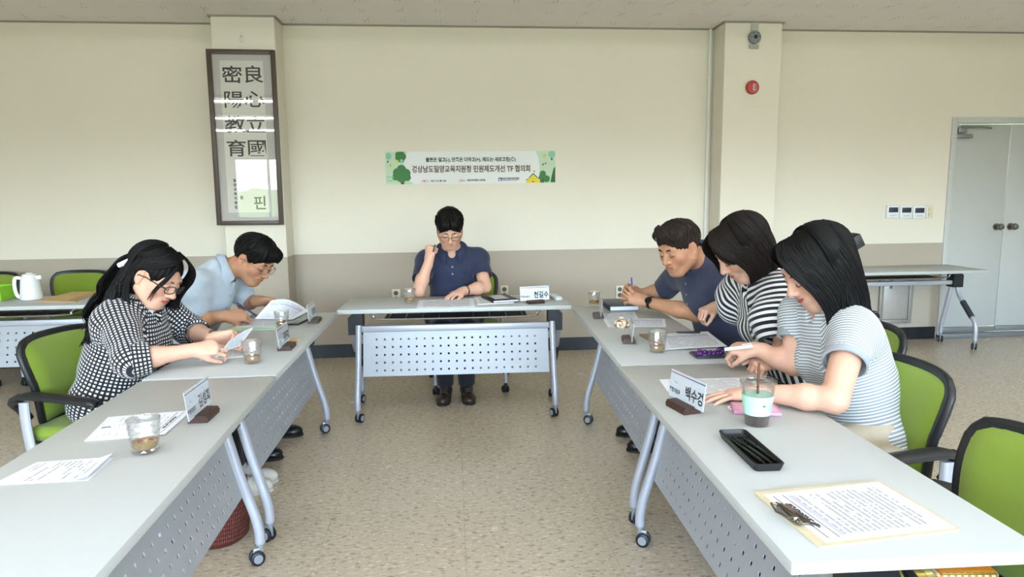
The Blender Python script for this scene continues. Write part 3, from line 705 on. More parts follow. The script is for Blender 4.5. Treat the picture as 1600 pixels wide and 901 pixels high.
# tumblers
TEA = mat('barley_tea', '#c99a3c', .1, trans=.6, alpha=1); HERB = mat('red_jujube_slice', '#8e2f16', .6)
def make_tumbler():
    o = thing('glass_tumbler', '', 'glass')
    n = 15; rows = 9; vs = []; fs = []; prof = [(.024, .0), (.031, .003), (.0335, .009)]+[(.0318+.0075*i/(rows-1)+(.0011 if i % 2 else -.0004), .014+.062*i/(rows-1)) for i in range(rows)]+[(.0398, .083), (.0405, .091)]
    for i, (r, z) in enumerate(prof):
        for k in range(n):
            a = 2*PI*(k+(.5 if i % 2 else 0))/n; vs.append((r*math.cos(a), r*math.sin(a), z))
    for i in range(len(prof)-1):
        for k in range(n):
            l = (k+1) % n; p, q = i*n, (i+1)*n
            if i % 2 == 0: fs += [(p+k, p+l, q+k), (p+l, q+l, q+k)]
            else: fs += [(p+k, q+l, q+k), (p+k, p+l, q+l)]
    fs.append(tuple(range(n))[::-1])
    b = MB().add(vs, fs); b.build('cut_glass', GLASS, o, smooth=0)
    b = MB(); b.lathe([(.0405, .0905), (.0398, .0925), (.0385, .0905), (.0368, .078), (.0312, .022), (.0275, .0145), (.001, .013)], (0, 0, 0), 40); b.build('inner_wall', GLASS, o, smooth=40)
    b = MB(); b.lathe([(.001, .0125), (.0262, .0145), (.0300, .022), (.0312, .031), (.001, .031)], (0, 0, 0), 30); b.build('tea', TEA_MAT, o)
    b = MB()
    for k in range(5):
        a = k*1.9; b.box((.014*math.cos(a), .014*math.sin(a), .033), (.011, .006, .0025), rot=(.2*k, .1, a), bev=.001)
    b.build('jujube_slices', HERB, o); return o
m_ = bpy.data.materials.new('amber_tea'); m_.use_nodes = True; t_ = m_.node_tree; t_.nodes.clear()
_o = t_.nodes.new('ShaderNodeOutputMaterial'); _a = t_.nodes.new('ShaderNodeBsdfTransparent'); _a.inputs[0].default_value = (.93, .72, .36, 1); _g = t_.nodes.new('ShaderNodeBsdfPrincipled'); _g.inputs['Base Color'].default_value = lin('#c8a45c'); _g.inputs['Roughness'].default_value = .15
_x = t_.nodes.new('ShaderNodeMixShader'); _x.inputs[0].default_value = .45; t_.links.new(_a.outputs[0], _x.inputs[1]); t_.links.new(_g.outputs[0], _x.inputs[2]); t_.links.new(_x.outputs[0], _o.inputs['Surface']); TEA_MAT = m_
TMB = None
for (u, v, sc, lab) in ((228, 706, 1.08, 'cut glass tumbler in the left foreground beside the leaflet'), (395, 567, 1.06, 'cut glass tumbler with tea in front of the woman holding a sheet'),
                    (441, 511, 1., 'cut glass tumbler with tea beside the phone of the man in light blue'), (640, 473, 1.05, 'cut glass tumbler on the head table left of the papers'),
                    (928, 477, 1., 'cut glass tumbler at the far end beside the navy notebook'), (1027, 550, 1.05, 'cut glass tumbler with tea beside the pages with a dark pen')):
    if TMB is None: TMB = make_tumbler(); o = TMB
    else: o = dup(TMB)
    o.location = tp(u, v, TZ); o.rotation_euler = (0, 0, u*.37); o.scale = (sc, sc, sc); o['label'] = lab; o['group'] = 'cut glass tea tumblers'
# name stands
NSC = mat('name_card_paper', '#eceff6', .6)
def name_stand(p, rz, name, dept, label, w=.205, h=.098, tilt=.10):
    o = thing('name_stand', label, 'name card', (p.x, p.y, TZ), rz, 'acrylic name stands with dark wooden feet')
    b = MB(); b.prism([(-.034, 0), (-.036, .012), (-.030, .022), (.020, .024), (.026, .012), (.026, 0)], -.055, .055, plane='yz'); b.build('wooden_foot', DARKWOOD, o, smooth=30)
    R = Matrix.Translation((0, .004, .016)) @ Matrix.Rotation(-tilt, 4, 'X')
    b = MB(); b.box((0, .0022, h/2), (w, .0015, h)); b.box((0, -.0022, h/2), (w, .0015, h)); b.xf(R); b.build('acrylic_holder', ACRYLIC, o, smooth=0)
    b = MB(); b.box((0, 0, h/2+.001), (w-.003, .001, h-.006)); b.xf(R); b.build('card', NSC, o, smooth=0)
    b = MB(); T_ = lambda x, z: R @ Matrix.Translation((x, -.0012, z)) @ Matrix.Rotation(PI/2, 4, 'X')
    if not name: name = ' '; b.prism([(-.002, -.001), (.002, -.001), (.002, .001), (-.002, .001)], 0, .0002, M=T_(-.062, .058))
    add_text(b, name, .046, T_(.045, .036), .0012, sx=.82); add_text(b, dept, .017, T_(-.066, .028), .0005, sx=.8); add_text(b, '⌒⌣', .012, T_(-.062, .058), .0002, sx=.9); b.build('lettering', INK, o, smooth=0)
    b = MB(); b.add([R @ Vector(q) for q in ((-w/2+.003, -.0012, h-.012), (0, -.0012, h-.012), (0, -.0012, h-.009), (-w/2+.003, -.0012, h-.009))], [(0, 1, 2, 3)], 0); b.add([R @ Vector(q) for q in ((0, -.0012, h-.012), (w/2-.003, -.0012, h-.012), (w/2-.003, -.0012, h-.009), (0, -.0012, h-.009))], [(0, 1, 2, 3)], 1)
    b.build('stripe', [mat('stripe_red', '#b4413f', .6), mat('stripe_navy', '#2c3a6b', .6)], o, smooth=0)
    return o
def stand2(A, B, name, dept, label):
    P1, P2 = tp(*A, TZ), tp(*B, TZ); c = (P1+P2)/2; v = P2-P1
    return name_stand(c, math.atan2(v.y, v.x), name, dept, label)
stand2((811, 475), (861, 472), '천길수', '행정지원국', 'name stand facing the camera on the head table')
stand2((482, 510), (498, 496), '최정희', '행정과', 'name stand beside the phone of the man in light blue')
stand2((437, 553), (456, 536), '김은경', '교육과', 'name stand by the tumbler of the woman holding a sheet')
stand2((299, 668), (333, 638), '김성희', '행정지원과', 'name stand in the left foreground propping the edge of a titled page')
stand2((934, 490), (938, 501), '', '', 'name stand seen edge-on beside the navy notebook')
stand2((981, 527), (986, 541), '', '', 'name stand seen edge-on behind the tumbler near the purple bracelet')
stand2((1046, 627), (1093, 652), '백수경', '행정지원과', 'name stand in the right foreground left of the iced coffee')

# head table papers
paper('document', 'open printed document under the hand of the man at the head table', 'paper', [(651, 481), (742, 479), (741, 466), (655, 469)], PG[0], t=.002)
paper('paper_stack', 'stack of printed pages under the black notebook on the head table', 'paper', [(746, 476), (803, 473), (800, 462), (741, 465)], PG[0], t=.004)
def slab(name, label, cat, px, t, m, z=Z, bev=.003, pages=None):
    """a book, phone or board lying flat, from its four table corners in the photo"""
    P = [tp(u, v, z) for u, v in px]; c = sum(P, Vector())/4
    x = ((P[1]-P[0])+(P[2]-P[3]))/2; y = ((P[3]-P[0])+(P[2]-P[1]))/2; w, d = x.length, y.length; rz = math.atan2(x.y, x.x)
    o = thing(name, label, cat, (c.x, c.y, z), rz)
    o['_w'] = w; o['_d'] = d
    if pages:
        MB().box((0, 0, t/2), (w-.006, d-.006, t-.004)).build('page_block', PAPER, o)
        for zz in (.0015, t-.0015): MB().box((0, 0, zz), (w, d, .003), bev=.0012).build('cover', m, o)
        MB().box((-w/2+.002, 0, t/2), (.004, d, t), bev=.0015).build('spine', m, o)
    else: MB().box((0, 0, t/2), (w, d, t), bev=bev, seg=3).build('body', m, o)
    return o, w, d
NB = mat('black_notebook_cover', '#1c1d21', .5)
o, w, d = slab('notebook', 'black notebook lying on the page stack on the head table', 'notebook', [(762, 474), (802, 471), (798, 462), (760, 464)], .016, NB, z=Z+.0047, pages=True)
o2, w, d = slab('smartphone', 'dark smartphone lying on the black notebook on the head table', 'phone', [(768, 470), (792, 468), (788, 462), (765, 463)], .009, mat('phone_dark', '#2a2c31', .25), z=Z+.0212)
MB().box((0, 0, .0092), (w-.012, d-.012, .0008)).build('screen', mat('phone_screen_grey', '#6f737c', .12), o2)
o, w, d = slab('earphone_case', 'small white earphone case behind the name stand on the head table', 'case', [(863, 470), (874, 469), (873, 463), (862, 463)], .024, mat('glossy_white', '#dfe4e2', .25), bev=.01)
MB().box((0, 0, .0165), (w+.001, d+.001, .001)).build('lid_seam', GREYINK, o)

# left far table
o, w, d = slab('green_folder', 'pale green folder under the papers of the man in light blue', 'folder', [(352, 518), (434, 514), (452, 497), (388, 497)], .003, mat('pale_green_card', '#b9d6bd', .6), bev=.001)
paper('printed_page', 'printed page on the green folder under the pen hand', 'paper', [(366, 511), (432, 511), (446, 497), (392, 497)], PG[0], z=Z+.0038)
paper('lifted_page', 'printed page being turned by the man in light blue', 'paper', [(398, 498), (457, 499), (482, 486), (424, 469)], PG[3], zs=[.757, .755, .756, .860], f=lambda s, t: .035*math.sin(PI*s)*(t), rot=0)
o, w, d = slab('smartphone', 'grey smartphone lying beside the name stand on the left', 'phone', [(455, 508), (473, 508), (484, 496), (466, 496)], .010, mat('phone_case_black', '#202226', .4))
MB().box((0, 0, .0102), (w-.008, d-.008, .0012), bev=.0004).build('screen', mat('phone_back_grey', '#77796f', .2), o)
# left middle
paper('printed_page', 'printed page lying flat under the hands of the woman in gingham', 'paper', [(310, 563), (388, 557), (400, 534), (345, 538)], PG[1])
paper('held_page', 'page held up in both hands by the woman in gingham', 'paper', [(338, 558), (374, 541), (396, 511), (358, 533)], PG[0], zs=[.787, .800, .870, .840], f=lambda s, t: .008*math.sin(PI*s), rot=0)
b = MB(); b.box((0, 0, .010), (.03, .018, .018), bev=.007); 
o = thing('wrapped_sweet', 'small amber wrapped sweet behind the name stand at the left', 'sweet', tp(459, 535, TZ), .4); b.build('sweet', mat('amber_candy', '#b9772c', .3), o)
b = MB()
for sx in (-1, 1): b.prism([(sx*.013, -.003), (sx*.013, .003), (sx*.026, .010), (sx*.026, -.010)], .008, .0105)
b.build('wrapper', mat('cellophane', '#e3d7bf', .3), o)
# left foreground
paper('titled_page', 'titled printed page in the left foreground under a white pen', 'paper', [(132, 689), (258, 680), (300, 641), (169, 652)], PG[2], t=.0016, rot=3, f=lambda s, t: .014*max(0, t-.6)*max(0, s-.3))
def pen(A, B, label, m, tipm=INK, r=.0048, cap=None):
    A, B = Vector(A), Vector(B); o = thing('pen', label, 'pen', A); d_ = B-A
    b = MB(); b.tube([d_*.08, d_*.97, d_], [r, r, r*.7], 12); b.build('barrel', m, o)
    b = MB(); b.tube([Vector(), d_*.02, d_*.085], [r*.15, r*.35, r*.95], 12); b.build('tip', tipm, o)
    n = Vector((0, 0, 1)); n = (n-d_.normalized()*n.dot(d_.normalized())).normalized()
    b = MB(); b.tube([d_*.66+n*r*.7, d_*.66+n*r*1.5, d_*.95+n*r*1.5, d_*.96+n*r*.8], r*.28, 6); b.build('clip', cap or m, o); return o
pz = .0075
pen(tp(203, 666, Z+pz), tp(157, 672, Z+pz), 'white pen lying on the titled page in the left foreground', mat('pen_white', '#d9deea', .3), mat('pen_dark_tip', '#2d2d33', .4), cap=mat('pen_navy', '#2b3a78', .35))
lf = [(0, 757), (137, 750), (176, 714), (58, 722)]
hand = page_mat('handwritten_page', 15, ink='#55565c', cover=.42, seed=21., vert=True, dens=26)
paper('leaflet', 'folded leaflet with handwriting at the near left table edge', 'paper', [(-14, 758), (137, 750), (176, 714), (58, 722)], hand, t=.001, rot=0, f=lambda s, t: .010*max(0, (s-.8)/.2)**2)
paper('leaflet_fold', 'x', 'paper', [(-14, 758), (138, 750.5), (177, 714.5), (58, 722)], PAPER, t=.0006, z=TZ)
bpy.data.objects['leaflet_fold'].parent = bpy.data.objects['leaflet']; lo_ = bpy.data.objects['leaflet_fold']; lo_.matrix_parent_inverse = Matrix.Translation(bpy.data.objects['leaflet'].location).inverted()
for k_ in ('label', 'category'): del lo_[k_]

# right far table
NAVY = mat('navy_leatherette', '#1f2a44', .45)
slab('notebook', 'thick navy notebook under the clasped hands on the right', 'notebook', [(949, 486), (998, 485), (980, 473), (941, 474)], .030, NAVY, pages=True)
paper('printed_page', 'printed page under the watch hand of the man by the navy notebook', 'paper', [(950, 511), (1002, 508), (992, 487), (938, 491)], PG[0], t=.0012)
paper('printed_page', 'printed page at the elbow of the man by the navy notebook', 'paper', [(983, 511), (1041, 511), (1039, 498), (981, 497)], PG[3], z=Z+.0022)
o = thing('biscuit_pouch', 'round brown and white patterned pouch lying near the edge-on name stands', 'pouch', tp(971, 511, TZ), .3)
pm, t_, b_ = nt('pouch_pattern'); n_ = noise(t_, coord(t_, 'Object'), 75, 1); t_.links.new(mixc(t_, mth(t_, 'GREATER_THAN', n_, .52), lin('#e5dccb'), lin('#95592a')), b_.inputs['Base Color']); b_.inputs['Roughness'].default_value = .35
MB().lathe([(.001, 0), (.028, 0), (.037, .008), (.040, .02), (.036, .032), (.024, .040), (.001, .043)], (0, 0, 0), 28, fr=lambda a, z: 1+.05*math.cos(7*a)).build('pouch', pm, o)
MB().lathe([(.001, .043), (.007, .043), (.010, .052), (.007, .056), (.001, .055)], (0, 0, 0), 14, fr=lambda a, z: 1+.2*math.cos(5*a)).build('knot', pm, o)
# right middle
o, w, d = slab('kraft_notebook', 'tan covered notebook under the pages with a dark pen', 'notebook', [(1020, 538), (1118, 541), (1096, 517), (1005, 526)], .006, mat('kraft_card', '#a08862', .7), pages=True)
paper('printed_page', 'printed pages with purple columns under a dark pen on the right', 'paper', [(1040, 546), (1136, 541), (1106, 518), (1032, 522)], PG[3], z=Z+.0066, t=.002)
pen(tp(1056, 519, Z+.0145), tp(1094, 519, Z+.0145), 'dark pen lying on the printed pages on the right', mat('pen_charcoal', '#2e3036', .35))
o, w, d = slab('smartphone', 'dark smartphone under the purple bead bracelet', 'phone', [(1089, 561), (1140, 559), (1128, 551), (1077, 552)], .011, mat('phone_slate', '#3a3c46', .3))
MB().box((0, 0, .0112), (w-.01, d-.01, .0008)).build('screen', mat('phone_screen_dark', '#4c4f5a', .1), o); MB().box((-w*.28, -d*.2, .0118), (w*.25, d*.3, .001), bev=.0004).build('label_patch', mat('pale_label', '#d0d2da', .4), o)
bc = tp(1109, 555, Z+.012); PUR = mat('purple_bead', '#4a1763', .25)
o = thing('bead_bracelet', 'purple bead bracelet lying on the dark smartphone', 'bracelet', bc)
for k_ in range(18):
    a = 2*PI*k_/18; b = MB(); r = .0092
    b.lathe([(.0012, -r), (r*.6, -r*.8), (r*.95, -r*.3), (r*.95, r*.3), (r*.6, r*.8), (.0012, r)], (0, 0, 0), 12)
    bo = b.build('bead', PUR, o); bo.location = (.056*math.cos(a), .017*math.sin(a), r+.0012+(.009 if k_ % 5 == 2 else 0)); bo.rotation_euler = (.3*k_, .2*k_, 0)
# right foreground
paper('printed_page', 'printed page under the spread hand of the woman in grey stripes', 'paper', [(1048, 618), (1182, 612), (1160, 590), (1030, 593)], PG[0], t=.0012)
cp = thing('iced_coffee_cup', 'iced coffee in a clear plastic cup with mint sleeve and brown straw', 'cup', tp(1182, 662, TZ)); cp.scale = (1.10, 1.10, 1.10)
cs = 1.0; prof = [(.0305, 0), (.0315, .002), (.046, .115), (.0475, .118), (.0475, .121), (.0455, .1205), (.0445, .115), (.030, .003), (.001, .003)]
MB().lathe(prof, (0, 0, 0), 40).build('cup', PETCUP, cp)
MB().lathe([(.001, .0035), (.0297, .0035), (.0352, .045), (.001, .045)], (0, 0, 0), 36).build('coffee', mat('dark_coffee', '#32130d', .15), cp)
MB().lathe([(.001, .046), (.0355, .046), (.0405, .084), (.001, .086)], (0, 0, 0), 36).build('coffee_and_ice', mat('icy_coffee', '#3f2c27', .2, noise=.5, nscale=60), cp)
MB().lathe([(.0485, .1175), (.0495, .121), (.0490, .126), (.046, .128), (.043, .127), (.041, .122), (.036, .1225), (.034, .126), (.030, .127), (.001, .127)], (0, 0, 0), 40, fr=lambda a, z: 1+(.01*math.cos(20*a) if z < .12 else 0)).build('lid', PETCUP, cp)
sl_ = MB().lathe([(.0352, .032), (.0357, .032), (.0428, .086), (.0423, .086)], (0, 0, 0), 44).build('sleeve', mat('mint_card', '#b5e3cf', .6), cp)
b = MB(); rr_ = lambda z: .0361+.0071*(z-.032)/.054
def on_sleeve(a, z, pts, mi):
    vs = []
    for (x, y) in pts:
        zz = z+y; r = rr_(zz)+.0006; aa = a+x/r; vs.append((r*math.cos(aa), r*math.sin(aa), zz))
    b.add(vs, [tuple(range(len(vs)))], mi)
heart = [(0, -.004), (.004, .0005), (.0038, .003), (.002, .0036), (0, .002), (-.002, .0036), (-.0038, .003), (-.004, .0005)]
a0 = -PI/2+.06
on_sleeve(a0-.05, .062, heart, 0); on_sleeve(a0+.42, .072, [(x*.8, y*.8) for x, y in heart], 1); on_sleeve(a0-.55, .070, [(x*1.4, y*1.4) for x, y in heart], 1); on_sleeve(a0-.62, .052, heart, 1); on_sleeve(a0-.2, .048, [(x*.7, y*.7) for x, y in heart], 2)
for i in range(6): on_sleeve(a0+.55, .066-.0045*i, [(-.005+.001*(i % 3), -.0006), (.006-.001*(i % 2), -.0006), (.006-.001*(i % 2), .0006), (-.005+.001*(i % 3), .0006)], 3)
b.build('sleeve_print', [mat('print_deep_green', '#2f7f66', .6), mat('print_pink', '#e0a9a8', .6), mat('print_white', '#eef5f1', .6), mat('print_grey', '#5d7d74', .6)], sl_, smooth=0)
MB().tube([(.001, .002, .006), (.002, .003, .172)], .0036, 12).build('straw', mat('brown_straw', '#6e3b27', .4), cp)
o, w, d = slab('smartphone', 'pink cased smartphone half hidden behind the iced coffee', 'phone', [(1146, 648), (1222, 651), (1212, 636), (1141, 632)], .013, mat('pink_case', '#cf8fae', .35, noise=.15, nscale=60), bev=.005)
MB().box((0, 0, .0132), (w-.02, d-.02, .001), bev=.0004).build('inner_panel', mat('pink_panel', '#d7a7bd', .3), o)
b = MB()
for k_ in range(7): b.lathe([(.001, -.003), (.003, 0), (.001, .003)], (-w/2-.004-.006*(k_ % 2), -.012+.006*k_, .004), 8)
b.build('bead_strap', mat('strap_beads', '#d9c5c0', .3), o)
# black tray with black pens
P = [tp(*q) for q in ((1181, 740), (1225, 734), (1163, 679), (1122, 682))]; c = sum(P, Vector())/4
x = ((P[1]-P[0])+(P[2]-P[3]))/2; y = ((P[3]-P[0])+(P[2]-P[1]))/2; w, d = x.length, y.length; rz = math.atan2(y.y, y.x)-PI/2
tr = thing('pen_tray', 'black plastic tray holding black pens on the right foreground table', 'tray', (c.x, c.y, TZ), rz)
b = MB(); th = .003; hh = .020
def ring(wx, dy, z): 
    r = .012; out = []
    for (sx, sy, a0_) in ((1, 1, 0), (-1, 1, PI/2), (-1, -1, PI), (1, -1, 3*PI/2)):
        for k_ in range(5):
            a = a0_+k_*PI/8; out.append((sx*(wx/2-r)+r*math.cos(a), sy*(dy/2-r)+r*math.sin(a), z))
    return out
rings = [ring(w-.012, d-.012, .0), ring(w, d, hh), ring(w-.004, d-.004, hh+.001), ring(w-.008, d-.008, hh), ring(w-.018, d-.018, .004)]
n = 20; vs = [p for r in rings for p in r]; fs = [tuple(range(n))[::-1], tuple(4*n+k_ for k_ in range(n))]
for i in range(4):
    for k_ in range(n): fs.append((i*n+k_, i*n+(k_+1) % n, (i+1)*n+(k_+1) % n, (i+1)*n+k_))
b.add(vs, fs); b.box((0, d*.36, .009), (w-.02, .004, .01)); b.build('tray', BLACK, tr)
GLB = mat('glossy_black', '#0d0d0f', .18)
for i, (dx, an) in enumerate(((-.022, .05), (-.004, .10), (.018, .03))):
    A = Vector((c.x, c.y, TZ+.0105))+Matrix.Rotation(rz, 3, 'Z') @ Vector((dx+.02, -d*.40, 0)); B = Vector((c.x, c.y, TZ+.0105))+Matrix.Rotation(rz, 3, 'Z') @ Vector((dx-.02*an, d*.30, .0))
    pen(A, B, ['glossy black pen in the tray, nearest the left rim', 'glossy black pen in the middle of the tray', 'glossy black pen in the tray, nearest the right rim'][i], GLB, GLB, r=.0055)
# clipboard
P = [tp(*q) for q in ((1281, 857), (1503, 829), (1373, 752), (1177, 771))]; c = sum(P, Vector())/4
cb_ = thing('clipboard', 'wooden clipboard with a printed form at the right front corner', 'clipboard', (c.x, c.y, TZ))
def poly_round(P, r=.01):
    out = []
    for i in range(4):
        p, a, b2 = P[i], P[i-1], P[(i+1) % 4]
        for t__ in (0, .5, 1):
            q0 = p+(a-p).normalized()*r; q1 = p+(b2-p).normalized()*r; out.append(q0*(1-t__)**2+p*2*t__*(1-t__)+q1*t__**2)
    return out
PL = [p-c for p in P]; b = MB(); b.prism([(p.x, p.y) for p in poly_round(PL)], .0005, .0045); b.build('board', mat('pale_hardboard', '#cdc3a6', .55, noise=.05, nscale=25), cb_)
Q = [tp(*q)-c for q in ((1290, 850), (1494, 827), (1372, 755), (1192, 775))]
for q in Q: q.z = .0047
fm = page_mat('form_page', 22, ink='#50525c', cover=.5, seed=33., vert=False, head='#3b3c46', headpos=.905, margin=.10, band_=(.80, .835, '#b7b6d4'), paper='#e3e7f2', dens=34)
b = MB(); b.sheet(quad(Q[0], Q[1], Q[2], Q[3]), .0005, 0, 1); b.uv = {k_: [(1-v_[1], 1-v_[0]) if False else (v_[1], 1-v_[0]) for v_ in uv_] for k_, uv_ in b.uv.items()}
b.build('form', [fm, PAPER], cb_, smooth=0)
e0 = (PL[3]+PL[0])/2; ex = (PL[0]-PL[3]).normalized(); ey = (PL[1]-PL[0]).normalized()
Fm = frame3(e0+Vector((0, 0, .0045)), ex, ey)
b = MB(); b.box((0, .022, .004), (.085, .030, .003), bev=.001); b.box((0, .008, .010), (.07, .016, .014), bev=.005); b.tube([(-.045, .010, .008), (.045, .010, .008)], .005, 10)
b.tube([(-.03, .004, .014), (-.034, -.010, .016), (0, -.018, .014), (.034, -.010, .016), (.03, .004, .014)], .0026, 8); b.box((0, .036, .003), (.10, .006, .004), bev=.001)
b.xf(Fm); b.build('clip', mat('nickel_clip', '#8f8880', .22, metal=1.), cb_)

# under the right foreground table, on its bag rack
ZR = .6375
def rk(u, v, z=ZR): return at(u, v, 'z', z)
DOT = nt('orange_dotted'); pm, t_, b_ = DOT; s_ = sepx(t_, coord(t_, 'Object', (62, 62, 62)))
fx_ = mth(t_, 'SUBTRACT', mth(t_, 'FRACT', s_[0]), .5); fz_ = mth(t_, 'SUBTRACT', mth(t_, 'FRACT', s_[2]), .5)
dd_ = mth(t_, 'ADD', mth(t_, 'MULTIPLY', fx_, fx_), mth(t_, 'MULTIPLY', fz_, fz_))
t_.links.new(mixc(t_, mth(t_, 'LESS_THAN', dd_, .09), lin('#c77a1c'), lin('#ead9b4')), b_.inputs['Base Color']); b_.inputs['Roughness'].default_value = .5
cs_ = .4735*1.03                                                         # the seat of the empty chair, seen under the table end
o = thing('dotted_pouch', 'orange pouch with cream dots on the seat of the empty front chair', 'pouch', Q2((1.155, -4.66, 0))[:2]+(cs_,), -.10); MB().box((0, 0, .033), (.15, .10, .062), bev=.014, seg=4).build('pouch', pm, o); MB().tube([(-.065, -.048, .060), (.065, -.048, .060)], .0025, 6).build('zip', GOLD, o)
o = thing('gold_tin', 'gold cylindrical tin lying on the seat of the empty front chair', 'tin', Q2((1.025, -4.68, 0))[:2]+(cs_+.031,), .0); b = MB(); b.lathe([(.001, -.042), (.028, -.042), (.030, -.040), (.030, .040), (.028, .042), (.001, .042)], (0, 0, 0), 26, axis='x'); b.build('tin', GOLD, o); b = MB(); b.lathe([(.0305, .022), (.031, .024), (.031, .041), (.0305, .043)], (0, 0, 0), 26, axis='x'); b.build('lid', mat('gold_lid', '#cbbd7d', .3, metal=.7), o)
o = thing('newspaper', 'crumpled newspaper and dark wrap on the seat of the empty front chair', 'newspaper', Q2((.945, -4.62, 0))[:2]+(cs_+.004,), .1)
b = MB(); b.sheet([[(-.06+.012*i, -.09+.026*j, .014+.010*math.sin(i*1.3+j*.8)+.006*math.cos(j*1.7)) for j in range(8)] for i in range(9)], .0012, 0); b.build('sheets', [page_mat('newsprint', 60, seed=50., paper='#c9cdd6', cover=.7)], o)
b = MB(); b.box((-.01, -.03, .036), (.05, .05, .016), rot=(.2, .1, .3), bev=.006); b.build('dark_wrap', mat('dark_blue_plastic', '#1c2433', .3), o)
# woven basket bag on the floor under the left foreground table
wv, t_, b_ = nt('red_brown_weave'); o_ = coord(t_, 'Object'); s_ = sepx(t_, o_)
an = mth(t_, 'ARCTAN2', s_[1], s_[0]); wz = mth(t_, 'MULTIPLY', s_[2], 52.); wa = mth(t_, 'MULTIPLY', an, 46/(2*PI))
row = mth(t_, 'FLOOR', wz); ph = mth(t_, 'ADD', wa, mth(t_, 'MULTIPLY', row, .5))
hgt = mth(t_, 'ABSOLUTE', mth(t_, 'MULTIPLY', mth(t_, 'SINE', mth(t_, 'MULTIPLY', ph, 2*PI)), mth(t_, 'SINE', mth(t_, 'MULTIPLY', wz, PI))))
t_.links.new(mixc(t_, hgt, lin('#4a1d16'), lin('#7e3527')), b_.inputs['Base Color']); b_.inputs['Roughness'].default_value = .6
bp_ = t_.nodes.new('ShaderNodeBump'); bp_.inputs['Strength'].default_value = .8; bp_.inputs['Distance'].default_value = .006; t_.links.new(hgt, bp_.inputs['Height']); t_.links.new(bp_.outputs[0], b_.inputs['Normal'])
o = thing('woven_basket', 'red brown woven basket bag on the floor under the left foreground table', 'basket', (-1.115, -3.31, 0))
MB().lathe([(.001, .002), (.10, 0), (.122, .02), (.134, .14), (.128, .25), (.124, .252), (.120, .245), (.126, .14), (.114, .025), (.001, .012)], (0, 0, 0), 48).build('body', wv, o)
for sy in (-1, 1): MB().tube(catmull([(-.055, sy*.117, .24), (-.05, sy*.105, .262), (0, sy*.09, .272), (.05, sy*.105, .262), (.055, sy*.117, .24)], 5), .009, 8).build('handle', wv, o)

# back left table: coffee pot, basket, envelope
p = tp(50, 467, TZ)
o = thing('coffee_pot', 'white plastic coffee pot on the table at the left of the back wall', 'pot', (p.x, p.y, TZ), 0); CW = mat('glossy_white_plastic', '#e3e5e7', .22)
MB().lathe([(.001, 0), (.068, 0), (.072, .004), (.071, .02), (.060, .13), (.052, .165), (.049, .172), (.001, .172)], (0, 0, 0), 36).build('body', CW, o)
MB().lathe([(.001, .172), (.046, .172), (.044, .182), (.02, .187), (.018, .193), (.001, .194)], (0, 0, 0), 30).build('lid', CW, o)
MB().tube(catmull([(-.055, -.01, .155), (-.085, -.02, .158), (-.096, -.022, .12), (-.093, -.022, .06), (-.082, -.015, .022), (-.066, -.008, .02)], 5), .0105, 10, flat=(1.2, .8)).build('handle', CW, o)
b = MB(); b.prism([(.04, -.022), (.04, .022), (.078, .004), (.080, 0), (.078, -.004)], .145, .172); b.build('spout', CW, o)
p = tp(-12, 468, TZ); GB = mat('lime_plastic', '#8fd02f', .4)
o = thing('plastic_basket', 'lime green slotted plastic basket at the far left edge', 'basket', (p.x, p.y, TZ), 0)
b = MB(); bw_, bd_, bh_ = .22, .16, .095
for (c_, rz_, L_) in (((0, -bd_/2), 0, bw_), ((0, bd_/2), 0, bw_), ((-bw_/2, 0), PI/2, bd_), ((bw_/2, 0), PI/2, bd_)):
    s2 = MB(); perforated(s2, -L_/2, L_/2, .004, bh_, -.0012, .0012, int(L_/.016), 5, .008, .012, .014)
    s2.xf(Matrix.Translation((c_[0], c_[1], 0)) @ Matrix.Rotation(rz_, 4, 'Z')); b.add(s2.v, s2.f)
b.box((0, 0, .003), (bw_, bd_, .003)); b.build('slotted_walls', GB, o, smooth=0)
b = MB(); q = [(-bw_/2, -bd_/2), (bw_/2, -bd_/2), (bw_/2, bd_/2), (-bw_/2, bd_/2)]; b.tube([(x_, y_, bh_) for x_, y_ in q], .006, 8, closed=True); b.build('rim', GB, o)
KR = mat('kraft_envelope', '#d0ae78', .7, noise=.06, nscale=18)
P = [tp(*q_) for q_ in ((53, 471), (118, 472), (157, 456), (113, 456))]; c = sum(P, Vector())/4
o = thing('kraft_envelope', 'large tan kraft envelope lying beside the white coffee pot', 'envelope', (c.x, c.y, TZ))
b = MB(); b.sheet([[p_-c for p_ in r] for r in quad(*P, f=lambda s, t: .006*math.sin(PI*s)*math.sin(PI*t))], .004); b.uv = {}; b.build('body', KR, o)
b = MB(); PL = [p_-c for p_ in P]; b.sheet([[p_+Vector((0, 0, .0095*math.sin(PI*min(1, max(0, i/4*.2+.8)))+.0045)) for p_ in (PL[0].lerp(PL[1], .80+.05*i), PL[3].lerp(PL[2], .80+.05*i))] for i in range(5)], .0008); b.uv = {}; b.build('flap', mat('kraft_flap', '#bb9660', .7), o)
